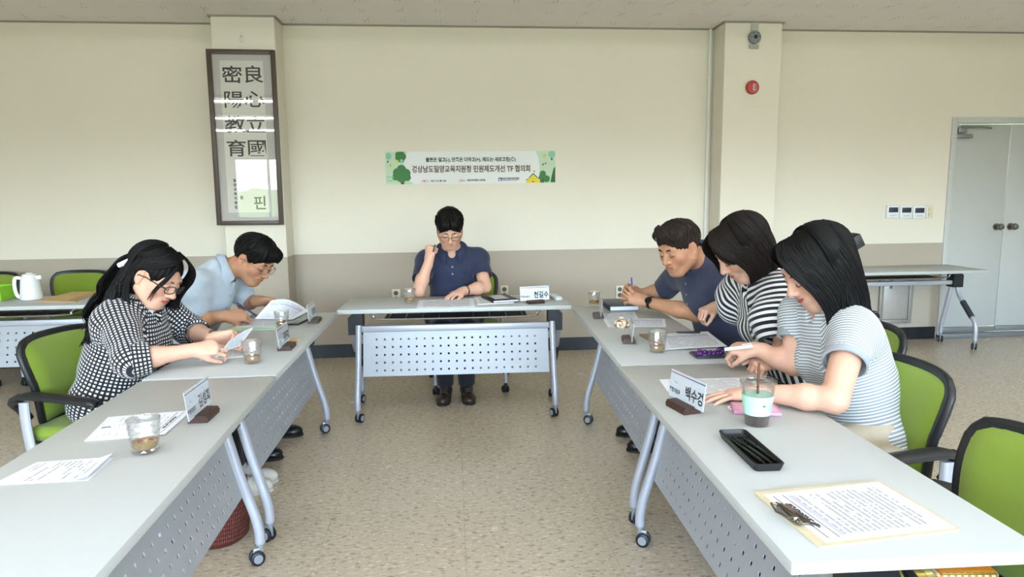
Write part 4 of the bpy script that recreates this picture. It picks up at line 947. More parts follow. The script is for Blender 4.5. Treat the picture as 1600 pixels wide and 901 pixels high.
# ------------------------------------------------------------------ signed-distance figures
def V3(*a): return np.array(a, float)
def npv(v): return np.array([v[0], v[1], v[2]], float)
class Cap:                                                           # tapered capsule
    def __init__(s, a, b, ra, rb): s.a, s.b, s.ra, s.rb = npv(a), npv(b), ra, rb; s.c = (s.a+s.b)/2; s.R = np.linalg.norm(s.b-s.a)/2+max(ra, rb)
    def __call__(s, P):
        ba = s.b-s.a; l2 = ba@ba+1e-12; h = np.clip(((P-s.a)@ba)/l2, 0, 1)
        return np.linalg.norm(P-s.a-h[:, None]*ba, axis=1)-(s.ra+(s.rb-s.ra)*h)
class Ell:                                                           # ellipsoid in a frame
    def __init__(s, c, r, M=None): s.c, s.r = npv(c), np.array(r, float); s.M = np.eye(3) if M is None else np.array(M, float); s.R = max(r)
    def __call__(s, P):
        q = (P-s.c)@s.M; k0 = np.linalg.norm(q/s.r, axis=1); k1 = np.linalg.norm(q/s.r**2, axis=1)+1e-9
        return k0*(k0-1)/k1
class Cut:                                                           # solid clipped by half spaces (n.(p-o) <= 0 kept)
    def __init__(s, base, *planes): s.base = base; s.pl = [(npv(o), npv(n)/np.linalg.norm(npv(n))) for o, n in planes]; s.c, s.R = base.c, base.R
    def __call__(s, P):
        d = s.base(P)
        for o, n in s.pl: d = np.maximum(d, (P-o)@n)
        return d
class Tin:                                                           # solid with a hollow end
    def __init__(s, base, hole): s.base, s.hole = base, hole; s.c, s.R = base.c, base.R
    def __call__(s, P): return np.maximum(s.base(P), -s.hole(P))
class Off:
    def __init__(s, base, o): s.base, s.o = base, o; s.c, s.R = base.c, base.R+o
    def __call__(s, P): return s.base(P)-s.o
def field(ops, P, grp=None):
    """ops: (kind, prim, k); evaluated only near each primitive"""
    d = np.full(len(P), 9.0)
    for kind, pr, k in ops:
        near = np.einsum('ij,ij->i', P-pr.c, P-pr.c) < (pr.R+.07+k)**2
        if not near.any(): continue
        e = pr(P[near]); a = d[near]
        if kind == 'u':
            if k > 0: h = np.maximum(k-np.abs(a-e), 0)/k; r = np.minimum(a, e)-h*h*k*.25
            else: r = np.minimum(a, e)
        else:
            e = -e
            if k > 0: h = np.maximum(k-np.abs(a-e), 0)/k; r = np.maximum(a, e)+h*h*k*.25
            else: r = np.maximum(a, e)
        d[near] = r
    return d
def mesh_field(ops, h, B=8, warp=None):
    lo = np.min([pr.c-pr.R for k, pr, _ in ops if k == 'u'], axis=0)-3*h; hi = np.max([pr.c+pr.R for k, pr, _ in ops if k == 'u'], axis=0)+3*h
    nb = np.ceil((hi-lo)/(h*B)).astype(int)+1; n = nb*B
    ci = np.stack(np.meshgrid(*[np.arange(x) for x in nb], indexing='ij'), -1).reshape(-1, 3)
    cc = lo+(ci*B+B/2-.5)*h
    dc = field(ops, cc)
    act = np.abs(dc) < h*B*.87*1.25+.02
    D = np.where(dc.reshape(nb) < 0, -1., 1.).astype(np.float32).repeat(B, 0).repeat(B, 1).repeat(B, 2)
    off = np.stack(np.meshgrid(*[np.arange(B)]*3, indexing='ij'), -1).reshape(-1, 3)
    A = ci[act]; gid = (A//4)@np.array([1, 1000, 1000000]); order = np.argsort(gid, kind='stable'); A = A[order]; gid = gid[order]
    cuts = np.flatnonzero(np.diff(gid))+1
    for a in np.split(A, cuts):
        ijk = (a[:, None, :]*B+off[None]).reshape(-1, 3); P = lo+ijk*h
        c0, c1 = P.min(0), P.max(0)
        sub = [o for o in ops if (np.maximum(np.maximum(c0-o[1].c, o[1].c-c1), 0)**2).sum() < (o[1].R+.07+o[2])**2]
        D[ijk[:, 0], ijk[:, 1], ijk[:, 2]] = field(sub, P)
    # surface nets
    S = D < 0
    c = [S[i:n[0]-1+i, j:n[1]-1+j, k:n[2]-1+k] for i in (0, 1) for j in (0, 1) for k in (0, 1)]
    cnt = sum(x.astype(np.int8) for x in c)
    cell = (cnt > 0) & (cnt < 8)
    idx = -np.ones(cell.shape, np.int64); cells = np.argwhere(cell); idx[cell] = np.arange(len(cells))
    vals = np.stack([D[cells[:, 0]+i, cells[:, 1]+j, cells[:, 2]+k] for i in (0, 1) for j in (0, 1) for k in (0, 1)], 1)
    co = np.array([(i, j, k) for i in (0, 1) for j in (0, 1) for k in (0, 1)], float)
    acc = np.zeros((len(cells), 3)); num = np.zeros(len(cells))
    for p in range(8):
        for q in range(p+1, 8):
            if np.abs(co[p]-co[q]).sum() != 1: continue
            a, b = vals[:, p], vals[:, q]; m = (a < 0) != (b < 0)
            t = np.where(m, a/(a-b+1e-12), 0)
            acc += np.where(m[:, None], co[p]+(co[q]-co[p])*t[:, None], 0); num += m
    verts = lo+(cells+acc/np.maximum(num, 1)[:, None])*h
    quads = []
    for ax in range(3):
        o = [0, 0, 0]; o[ax] = 1
        s0 = S[:n[0]-o[0], :n[1]-o[1], :n[2]-o[2]]; s1 = S[o[0]:, o[1]:, o[2]:]
        e = np.argwhere(s0 != s1); b, c_ = (ax+1) % 3, (ax+2) % 3
        e = e[(e[:, b] > 0) & (e[:, c_] > 0)]
        lim = np.array(cell.shape); e = e[(e < lim).all(1)]
        fl = S[e[:, 0], e[:, 1], e[:, 2]]
        def cid(db, dc_):
            q = e.copy(); q[:, b] += db; q[:, c_] += dc_; return idx[q[:, 0], q[:, 1], q[:, 2]]
        Q = np.stack([cid(-1, -1), cid(0, -1), cid(0, 0), cid(-1, 0)], 1)
        Q[~fl] = Q[~fl][:, ::-1]; quads.append(Q)
    Q = np.concatenate(quads); Q = Q[(Q >= 0).all(1)]
    return verts, Q
def to_obj(name, verts, quads, mats, parent=None, uv=None, color=None, mi=None):
    me = bpy.data.meshes.new(name); nq = len(quads)
    me.vertices.add(len(verts)); me.vertices.foreach_set('co', verts.astype(np.float32).ravel())
    me.loops.add(nq*4); me.loops.foreach_set('vertex_index', quads.astype(np.int32).ravel())
    me.polygons.add(nq); me.polygons.foreach_set('loop_start', (np.arange(nq)*4).astype(np.int32))
    me.update(calc_edges=True); me.validate()
    for m in (mats if isinstance(mats, (list, tuple)) else [mats]): me.materials.append(m)
    if mi is not None: me.polygons.foreach_set('material_index', mi.astype(np.int32))
    if uv is not None and len(me.loops) == len(uv):
        l = me.uv_layers.new(name='UVMap'); l.data.foreach_set('uv', uv.astype(np.float32).ravel())
    if color is not None:
        a = me.color_attributes.new('tint', 'FLOAT_COLOR', 'POINT'); a.data.foreach_set('color', color.astype(np.float32).ravel())
    me.shade_smooth()
    o = bpy.data.objects.new(name, me); COL.objects.link(o)
    if parent: o.parent = parent
    return o
def relax(v, q, it=1, w=.5):
    for _ in range(it):
        s = np.zeros_like(v); c = np.zeros(len(v))
        for a, b in ((0, 1), (1, 2), (2, 3), (3, 0)):
            np.add.at(s, q[:, a], v[q[:, b]]); np.add.at(s, q[:, b], v[q[:, a]]); np.add.at(c, q[:, a], 1); np.add.at(c, q[:, b], 1)
        v = v*(1-w)+w*s/np.maximum(c, 1)[:, None]
    return v
def vnormals(v, q):
    n = np.cross(v[q[:, 2]]-v[q[:, 0]], v[q[:, 3]]-v[q[:, 1]]); out = np.zeros_like(v)
    for k in range(4): np.add.at(out, q[:, k], n)
    return out/(np.linalg.norm(out, axis=1)[:, None]+1e-12)
def wob(P, f, seed=0):
    """cheap smooth pseudo noise in [-1, 1]"""
    r = np.random.RandomState(seed); s = 0
    for _ in range(5):
        k = r.normal(size=3); k *= f/np.linalg.norm(k)*r.uniform(.6, 1.5); s = s+np.sin(P@k+r.uniform(0, 6.3))
    return s/3.2

# ------------------------------------------------------------------ skin, cloth, hair materials
def skin_mat(name, col):
    m, t, b = nt(name); at_ = t.nodes.new('ShaderNodeAttribute'); at_.attribute_name = 'tint'
    s = sepx(t, at_.outputs['Vector'])
    n = noise(t, coord(t, 'Object'), 60, 4)
    c0 = lin(col); c = mixc(t, n, tuple(x*.93 for x in c0[:3])+(1,), tuple(min(1, x*1.06) for x in c0[:3])+(1,))
    c = mixc(t, mth(t, 'MULTIPLY', s[0], .9), c, lin('#b04a46')); c = mixc(t, mth(t, 'MULTIPLY', s[1], .30), c, lin('#d0806c')); c = mixc(t, s[2], c, lin('#2a1c18'))
    t.links.new(c, b.inputs['Base Color']); b.inputs['Roughness'].default_value = .48; b.inputs['Specular IOR Level'].default_value = .4
    b.inputs['Subsurface Weight'].default_value = .12; b.inputs['Subsurface Radius'].default_value = (.010, .004, .0025); b.inputs['Subsurface Scale'].default_value = .5
    bp = t.nodes.new('ShaderNodeBump'); bp.inputs['Strength'].default_value = .12; bp.inputs['Distance'].default_value = .002
    t.links.new(noise(t, coord(t, 'Object'), 320, 3), bp.inputs['Height']); t.links.new(bp.outputs[0], b.inputs['Normal']); return m
def hair_mat(name, c0, c1, rough=.5):
    m, t, b = nt(name); v = coord(t, 'UV', (1, 1, 1)); s = sepx(t, v)
    cb = t.nodes.new('ShaderNodeCombineXYZ'); t.links.new(mth(t, 'MULTIPLY', s[0], 60.), cb.inputs[0]); t.links.new(mth(t, 'MULTIPLY', s[1], 2.2), cb.inputs[1])
    n = noise(t, cb.outputs[0], 1., 4, .6)
    t.links.new(mixc(t, n, lin(c0), lin(c1)), b.inputs['Base Color']); b.inputs['Roughness'].default_value = rough; b.inputs['Specular IOR Level'].default_value = .15
    bp = t.nodes.new('ShaderNodeBump'); bp.inputs['Strength'].default_value = .5; bp.inputs['Distance'].default_value = .004
    t.links.new(n, bp.inputs['Height']); t.links.new(bp.outputs[0], b.inputs['Normal']); return m
def cloth_bump(t, b, s=.25):
    bp = t.nodes.new('ShaderNodeBump'); bp.inputs['Strength'].default_value = s; bp.inputs['Distance'].default_value = .003
    t.links.new(noise(t, coord(t, 'Object'), 400, 2), bp.inputs['Height']); t.links.new(bp.outputs[0], b.inputs['Normal']); b.inputs['Roughness'].default_value = .85; b.inputs['Sheen Weight'].default_value = .15
def cloth_plain(name, col):
    m, t, b = nt(name); n = noise(t, coord(t, 'Object'), 30, 4); c = lin(col)
    t.links.new(mixc(t, n, tuple(x*.88 for x in c[:3])+(1,), tuple(min(1, x*1.1) for x in c[:3])+(1,)), b.inputs['Base Color']); cloth_bump(t, b); return m
def cloth_gingham(name, pitch, dark, light):
    m, t, b = nt(name); s = sepx(t, coord(t, 'UV'))
    f = [mth(t, 'LESS_THAN', mth(t, 'FRACT', mth(t, 'DIVIDE', s[i], pitch)), .52) for i in (0, 1)]
    w = mth(t, 'MULTIPLY', f[0], f[1]); g = mth(t, 'MAXIMUM', f[0], f[1])
    t.links.new(mixc(t, w, mixc(t, g, lin(dark), lin('#1c1c25')), lin(light)), b.inputs['Base Color']); cloth_bump(t, b); return m
def cloth_stripe(name, pitch, frac, a, c, usplit=None, ax=1):
    m, t, b = nt(name); s = sepx(t, coord(t, 'UV'))
    f = mth(t, 'LESS_THAN', mth(t, 'FRACT', mth(t, 'DIVIDE', s[ax], pitch)), frac)
    t.links.new(mixc(t, f, lin(c), lin(a)), b.inputs['Base Color']); cloth_bump(t, b); return m
LASH = mat('lash_black', '#120d0c', .6); SHOE_BROWN = mat('brown_shoe_leather', '#33241f', .38, noise=.15, nscale=20); SHOE_BLACK = mat('black_shoe_leather', '#121214', .3); SOLE = mat('shoe_sole', '#1b1816', .7)
SNEAK = mat('white_sneaker_canvas', '#d8d4cc', .8); TROUSER = cloth_plain('dark_trouser_cloth', '#1d1d24'); TROUSER_N = cloth_plain('navy_trouser_cloth', '#23273a')

# ------------------------------------------------------------------ hand
def hand_ops(w, d, n, side, curl, spread=.0, thumb=(.5, .3, .4), s=1.0, wr=.026):
    """w wrist, d towards the fingers, n out of the back of the hand, side +1 if the thumb lies along d x n ... ; curl = 4 finger bends (radians per joint triple)"""
    w, d, n = Vector(w), Vector(d).normalized(), Vector(n); n = (n-d*n.dot(d)).normalized(); x = d.cross(n)*side         # x: towards the thumb
    ops = []; tips = []
    base = [(.030, .088), (.010, .094), (-.010, .090), (-.028, .080)]; L = [(.043, .026, .021), (.048, .030, .022), (.044, .028, .021), (.035, .021, .019)]; rad = [.0092, .0095, .0090, .0080]
    for i in range(4):
        bx, by = base[i]; mcp = w+(x*bx+d*by+n*(.004-.004*abs(i-1.2)))*s
        ops.append(('u', Cap(w+x*bx*.45*s+d*.012*s, mcp, .0165*s, .0120*s), .016*s))
    ops.append(('u', Cap(w-d*.03*s, w+d*.02*s, wr, .021*s), .02*s))
    ops.append(('u', Ell(w+(d*.048-n*.006)*s, (.036*s, .046*s, .013*s), np.array([npv(x), npv(d), npv(n)]).T), .016*s))
    for i in range(4):
        bx, by = base[i]; p = w+(x*bx+d*by+n*(.004-.004*abs(i-1.2)))*s
        a = curl[i] if isinstance(curl[i], (tuple, list)) else (curl[i], curl[i]*1.1, curl[i]*.7)
        ang = 0.; dd = (d+x*spread*(1.2-i)*.35).normalized(); 
        for j in range(3):
            ang += a[j]; v = dd*math.cos(ang)-n*math.sin(ang); q = p+v*L[i][j]*s
            ops.append(('u', Cap(p, q, rad[i]*s*(1-.08*j), rad[i]*s*(.93-.09*j)), .0035*s)); p = q
        tips.append(p)
    # thumb leaves the side of the palm near its base
    o, c1, c2 = thumb; p = w+(x*.020+d*.018-n*.004)*s
    v = (d*.75+x*o-n*c1*.6).normalized(); q = p+v*.046*s; ops.append(('u', Cap(p, q, .0165*s, .0125*s), .014*s)); p = q
    v = (d*.95+x*o*.4-n*c1).normalized(); q = p+v*.034*s; ops.append(('u', Cap(p, q, .0115*s, .0102*s), .005*s)); p = q
    v = (d*1.0+x*(o*.2-c2*.5)-n*(c1+c2*.4)).normalized(); q = p+v*.027*s; ops.append(('u', Cap(p, q, .0102*s, .0082*s), .004*s)); tips.append(q)
    return ops, tips

# ------------------------------------------------------------------ head
class HeadF:
    def __init__(s, c, fwd, up, k=1.):
        f = Vector(fwd).normalized(); u = Vector(up); u = (u-f*u.dot(f)).normalized(); r = f.cross(u)
        s.c, s.f, s.u, s.r, s.k = QS(c), f, u, r, k*KS; s.M = np.array([npv(r), npv(f), npv(u)]).T
    def P(s, x, y, z): return s.c+(s.r*x+s.f*y+s.u*z)*s.k
    def local(s, W): return ((W-npv(s.c))@s.M)/s.k
    def cap(s, a, b, ra, rb): return Cap(s.P(*a), s.P(*b), ra*s.k, rb*s.k)
    def ell(s, c, r): return Ell(s.P(*c), [x*s.k for x in r], s.M)
def head_ops(H, neck0, female=False, nr=.056, smile=0., jaw=1.):
    o = []; U = lambda p, k=0.: o.append(('u', p, k*H.k)); S = lambda p, k=0.: o.append(('s', p, k*H.k))
    U(H.ell((0, -.012, .040), (.075, .096, .082))); U(H.ell((0, .030, -.020), (.064*jaw, .066, .080)), .03)
    for s in (-1, 1):
        U(H.cap((s*.055*jaw, -.002, -.045), (s*.024, .058, -.094), .022, .020), .03); U(H.ell((s*.043, .060, -.018), (.024, .022, .022)), .025)
    U(H.ell((0, .068, -.092), (.024, .019, .018)), .025)                                  # chin
    U(H.cap((-.036, .078, .030), (.036, .078, .030), .014, .014), .022)                 # brow
    for s in (-1, 1): S(H.ell((s*.032, .104, .010), (.021, .016, .014)), .014)
    U(H.cap((0, .090, .022), (0, .109, -.020), .0075, .0105), .012); U(H.ell((0, .112, -.026), (.0125, .0115, .0105)), .008)
    for s in (-1, 1): U(H.ell((s*.0135, .098, -.029), (.0085, .011, .0078)), .006)
    for s in (-1, 1): U(H.ell((s*.032, .0815, .008), (.0165, .0135, .0125)), .003)        # lowered lids
    U(H.ell((0, .082, -.058), (.034, .0145, .021)), .016)                                   # muzzle
    for s in (-1, 1):
        U(H.cap((0, .0948, -.0548), (s*.025, .083, -.0585+.010*smile), .0038, .0026), .006); U(H.cap((0, .0940, -.0640), (s*.022, .083, -.0605+.010*smile), .0044, .0026), .006)
    S(H.cap((0, .0995, -.0594), (-.027, .0875, -.0598+.010*smile), .0030, .0024), .002); S(H.cap((0, .0995, -.0594), (.027, .0875, -.0598+.010*smile), .0030, .0024), .002)
    for s in (-1, 1):
        U(Ell(H.P(s*.077, -.012, .000), [.0085*H.k, .019*H.k, .032*H.k], H.M), .006); S(H.ell((s*.086, -.006, .002), (.006, .010, .018)), .004); U(H.ell((s*.076, -.004, -.026), (.008, .009, .009)), .006)
    U(Cap(neck0, H.P(0, -.030, -.045), nr*1.08, nr), .035*1.2)
    return o
def face_tint(H, v, lips=1., smile=0.):
    q = H.local(v); c = np.zeros((len(v), 4)); c[:, 3] = 1
    zc = -.0595+.010*smile*(q[:, 0]/.025)**2
    e = (q[:, 0]/.0275)**2+((q[:, 2]-zc)/.0088)**2
    c[:, 0] = np.clip((1-e)*3, 0, 1)*(q[:, 1] > .076)*lips
    for s in (-1, 1):
        c[:, 1] = np.maximum(c[:, 1], np.clip(1.2-((q[:, 0]-s*.045)/.028)**2-((q[:, 2]+.022)/.026)**2, 0, 1)*(q[:, 1] > .03))
        c[:, 1] = np.maximum(c[:, 1], .8*np.clip(1-((np.abs(q[:, 0])-.08)/.015)**2, 0, 1)*(np.abs(q[:, 2]) < .04)*(q[:, 1] < .02))
    c[:, 1] = np.maximum(c[:, 1], .9*np.clip(1-(q[:, 0]/.018)**2-((q[:, 2]+.025)/.016)**2, 0, 1)*(q[:, 1] > .095))
    return c
def face_bits(H, root, brow=1., brow_mat=None):
    """eyebrows and lashes"""
    for s in (-1, 1):
        b = MB(); pts = [H.P(s*x, y, z) for x, y, z in ((.013, .0955, .0280), (.026, .0950, .0325), (.040, .0875, .0325), (.051, .0755, .0265))]
        b.tube(catmull(pts, 4), [.0028*H.k*brow]*4+[.0034*H.k*brow]*5+[.0022*H.k*brow]*3+[.0008*H.k], 6, flat=(1, 1)); b.build('eyebrow', brow_mat or LASH, root)
        b = MB(); pts = [H.P(s*x, y, z) for x, y, z in ((.019, .0905, .0015), (.027, .0950, -.0025), (.036, .0938, -.0030), (.046, .0865, .0015))]
        b.tube(catmull(pts, 4), .0013*H.k, 6); b.build('eyelashes', LASH, root)
def spectacles(H, root, m, w=.026, h=.0185, rim=.0014, half=False):
    o = MB(); ln = MB()
    for s in (-1, 1):
        cx, cy, cz = s*.0335, .1125, .004
        ring = [H.P(cx+w*math.copysign(abs(math.cos(a))**.75, math.cos(a)), cy-.010*(abs(cx+w*math.cos(a))/.06)**2, cz+h*math.copysign(abs(math.sin(a))**.75, math.sin(a))) for a in [2*PI*k/24 for k in range(24)]]
        o.tube(ring, rim*H.k, 6, closed=True)
        o.tube([H.P(s*.0595, .102, .010), H.P(s*.076, .090, .011), H.P(s*.081, .02, .010), H.P(s*.083, -.012, .004), H.P(s*.080, -.03, -.018)], rim*1.15*H.k, 6)
        ln.add(ring, [tuple(range(24))])
    o.tube([H.P(-.009, .1125, .008), H.P(0, .117, .0105), H.P(.009, .1125, .008)], rim*H.k, 6)
    g = o.build('glasses', m, root); 
    ln.build('lens', LENS, g, smooth=0); return g
# ------------------------------------------------------------------ hair
def hair_uv(H, v, q):
    L = H.local(v); az = np.arctan2(L[:, 0], -L[:, 1])/(2*PI); r = L[:, 2]*4
    U = np.stack([az[q], r[q]], -1); du = U[:, :, 0].max(1)-U[:, :, 0].min(1); m = du > .5; U[m, :, 0] = np.where(U[m, :, 0] < 0, U[m, :, 0]+1, U[m, :, 0]); U[:, :, 0] *= 3
    return U.reshape(-1, 2)
def strands(b, paths, r0, r1, seg=5):
    for p in paths:
        n = len(p); b.tube(p, [r0+(r1-r0)*(i/(n-1))**1.5 for i in range(n)], seg)
# ------------------------------------------------------------------ clothes
def cloth_uv(v, q, regs):
    """regs: list of (prim for distance, a, b, kind) -> per-loop uv in metres: u around, v along the axis a->b"""
    fc = v[q].mean(1); D = np.stack([r[0](fc) for r in regs], 1); best = D.argmin(1); out = np.zeros((len(q), 4, 2))
    for i, (pr, a, b, x) in enumerate(regs):
        m = best == i
        if not m.any(): continue
        a, b = npv(a), npv(b); ax = (b-a)/np.linalg.norm(b-a); x = npv(x); x = x-ax*(x@ax); x /= np.linalg.norm(x); y = np.cross(ax, x)
        P = v[q[m]]-a; along = P@ax; px_, py_ = P@x, P@y; ang = np.arctan2(py_, px_); rad = .15 if i == 0 else .062
        dm = ang.max(1)-ang.min(1) > PI; ang[dm] = np.where(ang[dm] < 0, ang[dm]+2*PI, ang[dm])
        out[m, :, 0] = ang*rad+3; out[m, :, 1] = along+3
    return out.reshape(-1, 2), best
def ring_collar(N, side, fwd, up, root, m, r0=.062, r1=.082, hgt=.04, pt=.055, gap=.30, t=.003, name='collar'):
    """turned-down shirt collar: stand plus falling leaf with two points"""
    N, side, fwd, up = Vector(N), Vector(side).normalized(), Vector(fwd).normalized(), Vector(up).normalized()
    n = 33; G = []
    for i in range(n):
        a = gap+(2*PI-2*gap)*i/(n-1)                     # 0 = front
        e = max(0, 1-min(i, n-1-i)/6.)                    # closeness to a point
        c, s = math.cos(a), math.sin(a); row = []
        dirv = fwd*c+side*s
        drop = .030*(1+c)/2                               # collar sits lower in front
        for (r, z) in ((r0*.99, -.012), (r0, hgt*.6), (r0*1.03, hgt), (r0*1.12, hgt*.95), (r0+(r1-r0)*.7, hgt*.45), (r1+.004*e, hgt*.05-pt*.8*e)):
            row.append(N+dirv*r*(1+.05*abs(s))+up*(z-drop)+fwd*.012*e*(1 if r > r0*1.1 else 0))
        G.append(row)
    b = MB(); b.sheet(G, t); b.uv = {}; return b.build(name, m, root, smooth=60)
def watch(W, d, root, strap, face, r=.031, w=.012, n=None, name='wristwatch', dial=.017):
    W, d = Vector(W), Vector(d).normalized(); n = Vector(n); n = (n-d*n.dot(d)).normalized(); x = d.cross(n)
    b = MB(); ring = []
    M_ = Matrix((x, n, d)).transposed().to_4x4(); M_.translation = W
    b.lathe([(r, -w*.7), (r+.003, -w*.7), (r+.0035, 0), (r+.003, w*.7), (r, w*.7), (r, -w*.7)], (0, 0, 0), 28); b.xf(M_); o = b.build(name, strap, root)
    b = MB(); b.lathe([(.001, 0), (dial, 0), (dial, .006), (dial*.88, .008), (.001, .008)], (0, 0, 0), 24)
    M2 = Matrix((x, d, n)).transposed().to_4x4(); M2.translation = W+n*(r-.001); b.xf(M2); b.build('watch_case', face[0], o)
    b = MB(); b.lathe([(.001, .0082), (dial*.8, .0082), (.001, .0083)], (0, 0, 0), 24); b.xf(M2); b.build('dial', face[1], o)
    return o
def person(name, label, J, skin, shirt, sleeve=.62, sleeve_r=(.075, .070), loose=.014, hem=None, fem=False, S=1.08, puff=0., trousers=None, shoes=None, hands=None, head=None, neck_r=.055, neck_open=.0, girth=1., wrinkle=.004, h=.0036, uvm=False, shortleg=False):
    """J: joints in world space (N neck base, SR SL shoulders, ER EL elbows, WR WL wrists, P pelvis, HR HL hips, KR KL knees, AR AL ankles, toes fwd)"""
    J = {k: (Vector(v) if k[0] == 'A' or k.startswith('toe') else QS(v)) for k, v in J.items()}; S *= KS
    root = thing('person', label, 'person', (J['P'].x, J['P'].y, 0)); inv = Matrix.Translation((-J['P'].x, -J['P'].y, 0))
    def fix(o): o.parent = root; o.matrix_parent_inverse = Matrix.Translation(root.location).inverted(); return o
    N, P, SR, SL = J['N'], J['P'], J['SR'], J['SL']
    up = (N-P).normalized(); side = (SL-SR); side = (side-up*side.dot(up)).normalized(); fwd = up.cross(side)*-1
    fwd = side.cross(up)*-1 if False else (up.cross(side))*-1
    # choose fwd pointing to the knees
    if fwd.dot(J['KR']-J['HR']) < 0: fwd = -fwd
    B3 = np.array([npv(side), npv(fwd), npv(up)]).T
    T = (N-P).length; Cc = P+up*T*.66; Ab = P+up*T*.33+fwd*.01; g = girth
    wsh = (SL-SR).length
    def torso(o):
        ops = [Ell(Cc, (wsh*.46+o, (.108*g+o)*S, T*.33+o), B3), Ell(Ab, (.140*S*g+o, .112*S*g+o, T*.34), B3), Cap(J['HR'], J['HL'], .105*S*g+o, .105*S*g+o),
               Cap(SR-up*.035, SL-up*.035, .055*S+o, .055*S+o), Cap(N-up*.015, SR-up*.02, .052*S+o, .046*S+o), Cap(N-up*.015, SL-up*.02, .052*S+o, .046*S+o)]
        if fem:
            for s in (-1, 1): ops.append(Ell(Cc+side*s*.068+fwd*.085*S-up*T*.05, (.062+o, .060+o, .062+o), B3))
        return [('u', p, .05) for p in ops]
    body = torso(0)
    arm = lambda s, o=0, f=1.: Cap(J['S'+s], J['S'+s].lerp(J['E'+s], f), .052*S+o, (.052+(.041-.052)*f)*S+o)
    for s in 'RL':
        body.append(('u', arm(s), .04)); E, W = J['E'+s], J['W'+s]
        fr = .040 if not fem else .036
        body.append(('u', Cap(E, E.lerp(W, .35), fr*S, (fr+.003)*S), .02)); body.append(('u', Cap(E.lerp(W, .35), W, (fr+.002)*S, (.027 if not fem else .0245)*S), .02))
        hd = hands[s]; ho, tips = hand_ops(W, hd['d'], hd['n'], hd['side'], hd['curl'], hd.get('spread', .3), hd.get('thumb', (.6, .2, .2)), hd.get('s', S*.98 if not fem else S*.92), (.0265 if not fem else .024)*S)
        body += ho; J['tips'+s] = tips
        K, A, Hh = J['K'+s], J['A'+s], J['H'+s]
        body.append(('u', Cap(Hh, K, .082*S, .055*S), .04)); body.append(('u', Cap(K, K.lerp(A, .35), .052*S, .056*S), .03)); body.append(('u', Cap(K.lerp(A, .35), A, .054*S, .036*S), .03))
        tv = Vector(J.get('toe'+s, fwd)); tv.z = 0; tv.normalize(); J['tv'+s] = tv
        body.append(('u', Cap(A+Vector((0, 0, -.03))-tv*.02, Vector((A.x, A.y, .035))+tv*.13, .032*S, .024*S), .03))
    H = head['H']; body += head_ops(H, N, fem, neck_r*S, head.get('smile', 0), head.get('jaw', 1.))
    v, q = mesh_field(body, h); tint = face_tint(H, v, 1. if fem else .6, head.get('smile', 0))
    fix(to_obj('body', v, q, skin, None, color=tint))
    # shirt
    if 'shirt_ops' in J: pass
    ops = torso(loose)
    hemo = hem or (P-up*.075)
    regs = [(lambda Q, ops=[Ell(Cc, (wsh*.47, .11*S, T*.33), B3), Ell(Ab, (.14*S, .112*S, T*.36), B3), Cap(N-up*.015, SR.lerp(N, .35)-up*.02, .06, .055), Cap(N-up*.015, SL.lerp(N, .35)-up*.02, .06, .055)]: np.min([p(Q) for p in ops], 0), P, N, -fwd)]
    for s in 'RL':
        Sh, E = J['S'+s], J['E'+s]; W = J['W'+s]
        if sleeve <= 1: end = Sh.lerp(E, sleeve); ad = (E-Sh).normalized()
        else: end = E.lerp(W, sleeve-1); ad = (W-E).normalized()
        if sleeve <= 1:
            base = Cap(Sh, end+ad*.03, sleeve_r[0]*S, sleeve_r[1]*S)
            if puff: base2 = Ell(Sh.lerp(end, .50)-Vector((0, 0, .01)), (.085+puff, .085+puff, (end-Sh).length*.62), np.array([npv(x) for x in frame3((0, 0, 0), ad.orthogonal(), ad.cross(ad.orthogonal())).to_3x3().transposed()]).T)
            hole = Cap(end-ad*.035, end+ad*.2, sleeve_r[1]*S-.005, sleeve_r[1]*S-.004)
            ops.append(('u', Tin(Cut(base, (end, ad)), hole), .035))
            if puff: ops.append(('u', Tin(Cut(base2, (end, ad)), hole), .03))
            regs.append((Cap(Sh.lerp(E, .12), end, sleeve_r[0]*S+puff*.7, sleeve_r[1]*S+puff*.7), Sh, E, fwd))
        else:
            ops.append(('u', Cap(Sh, E, sleeve_r[0]*S, sleeve_r[1]*S*1.05), .04))
            ops.append(('u', Tin(Cut(Cap(E, end+ad*.03, sleeve_r[1]*S*1.05, sleeve_r[1]*S*.92), (end, ad)), Cap(end-ad*.035, end+ad*.2, sleeve_r[1]*S*.92-.006, sleeve_r[1]*S*.92-.005)), .03))
            regs.append((Cap(Sh.lerp(E, .12), E, sleeve_r[0]*S, sleeve_r[1]*S), Sh, E, fwd)); regs.append((Cap(E, end, sleeve_r[1]*S, sleeve_r[1]*S), E, W, Vector((0, 0, 1))))
    nd = (H.P(0, -.03, -.045)-N).normalized()
    hole = Cap(N-nd*.0+fwd*.012, N+nd*.2+fwd*.02, (neck_r+.010+neck_open)*S, (neck_r+.016+neck_open)*S)
    ops.append(('s', hole, .006))
    if neck_open or head.get('vneck'): ops.append(('s', Cap(N+fwd*.07, N+fwd*.125-up*head.get('vneck', .05), .030, .012), .01))
    ops = [(k, Cut(p, (hemo, -up)) if k == 'u' else p, kk) for k, p, kk in ops] if not head.get('long_hem') else ops
    sv, sq = mesh_field(ops, .0042)
    if wrinkle:
        nn = vnormals(sv, sq); sc = (sv-npv(P))
        fold = wob(sc*np.array([1, 1, .6]), 52, 3)*.55+wob(sc*np.array([1, 1, 1.5]), 38, 5)*.5
        fold = np.sign(fold)*np.abs(fold)**1.3
        sv = sv+nn*(fold*wrinkle)[:, None]; sv = relax(sv, sq, 1, .4)
    uv = None; mi = None
    U, best = cloth_uv(sv, sq, regs); uv = U
    if isinstance(shirt, (list, tuple)): mi = (best > 0).astype(int)
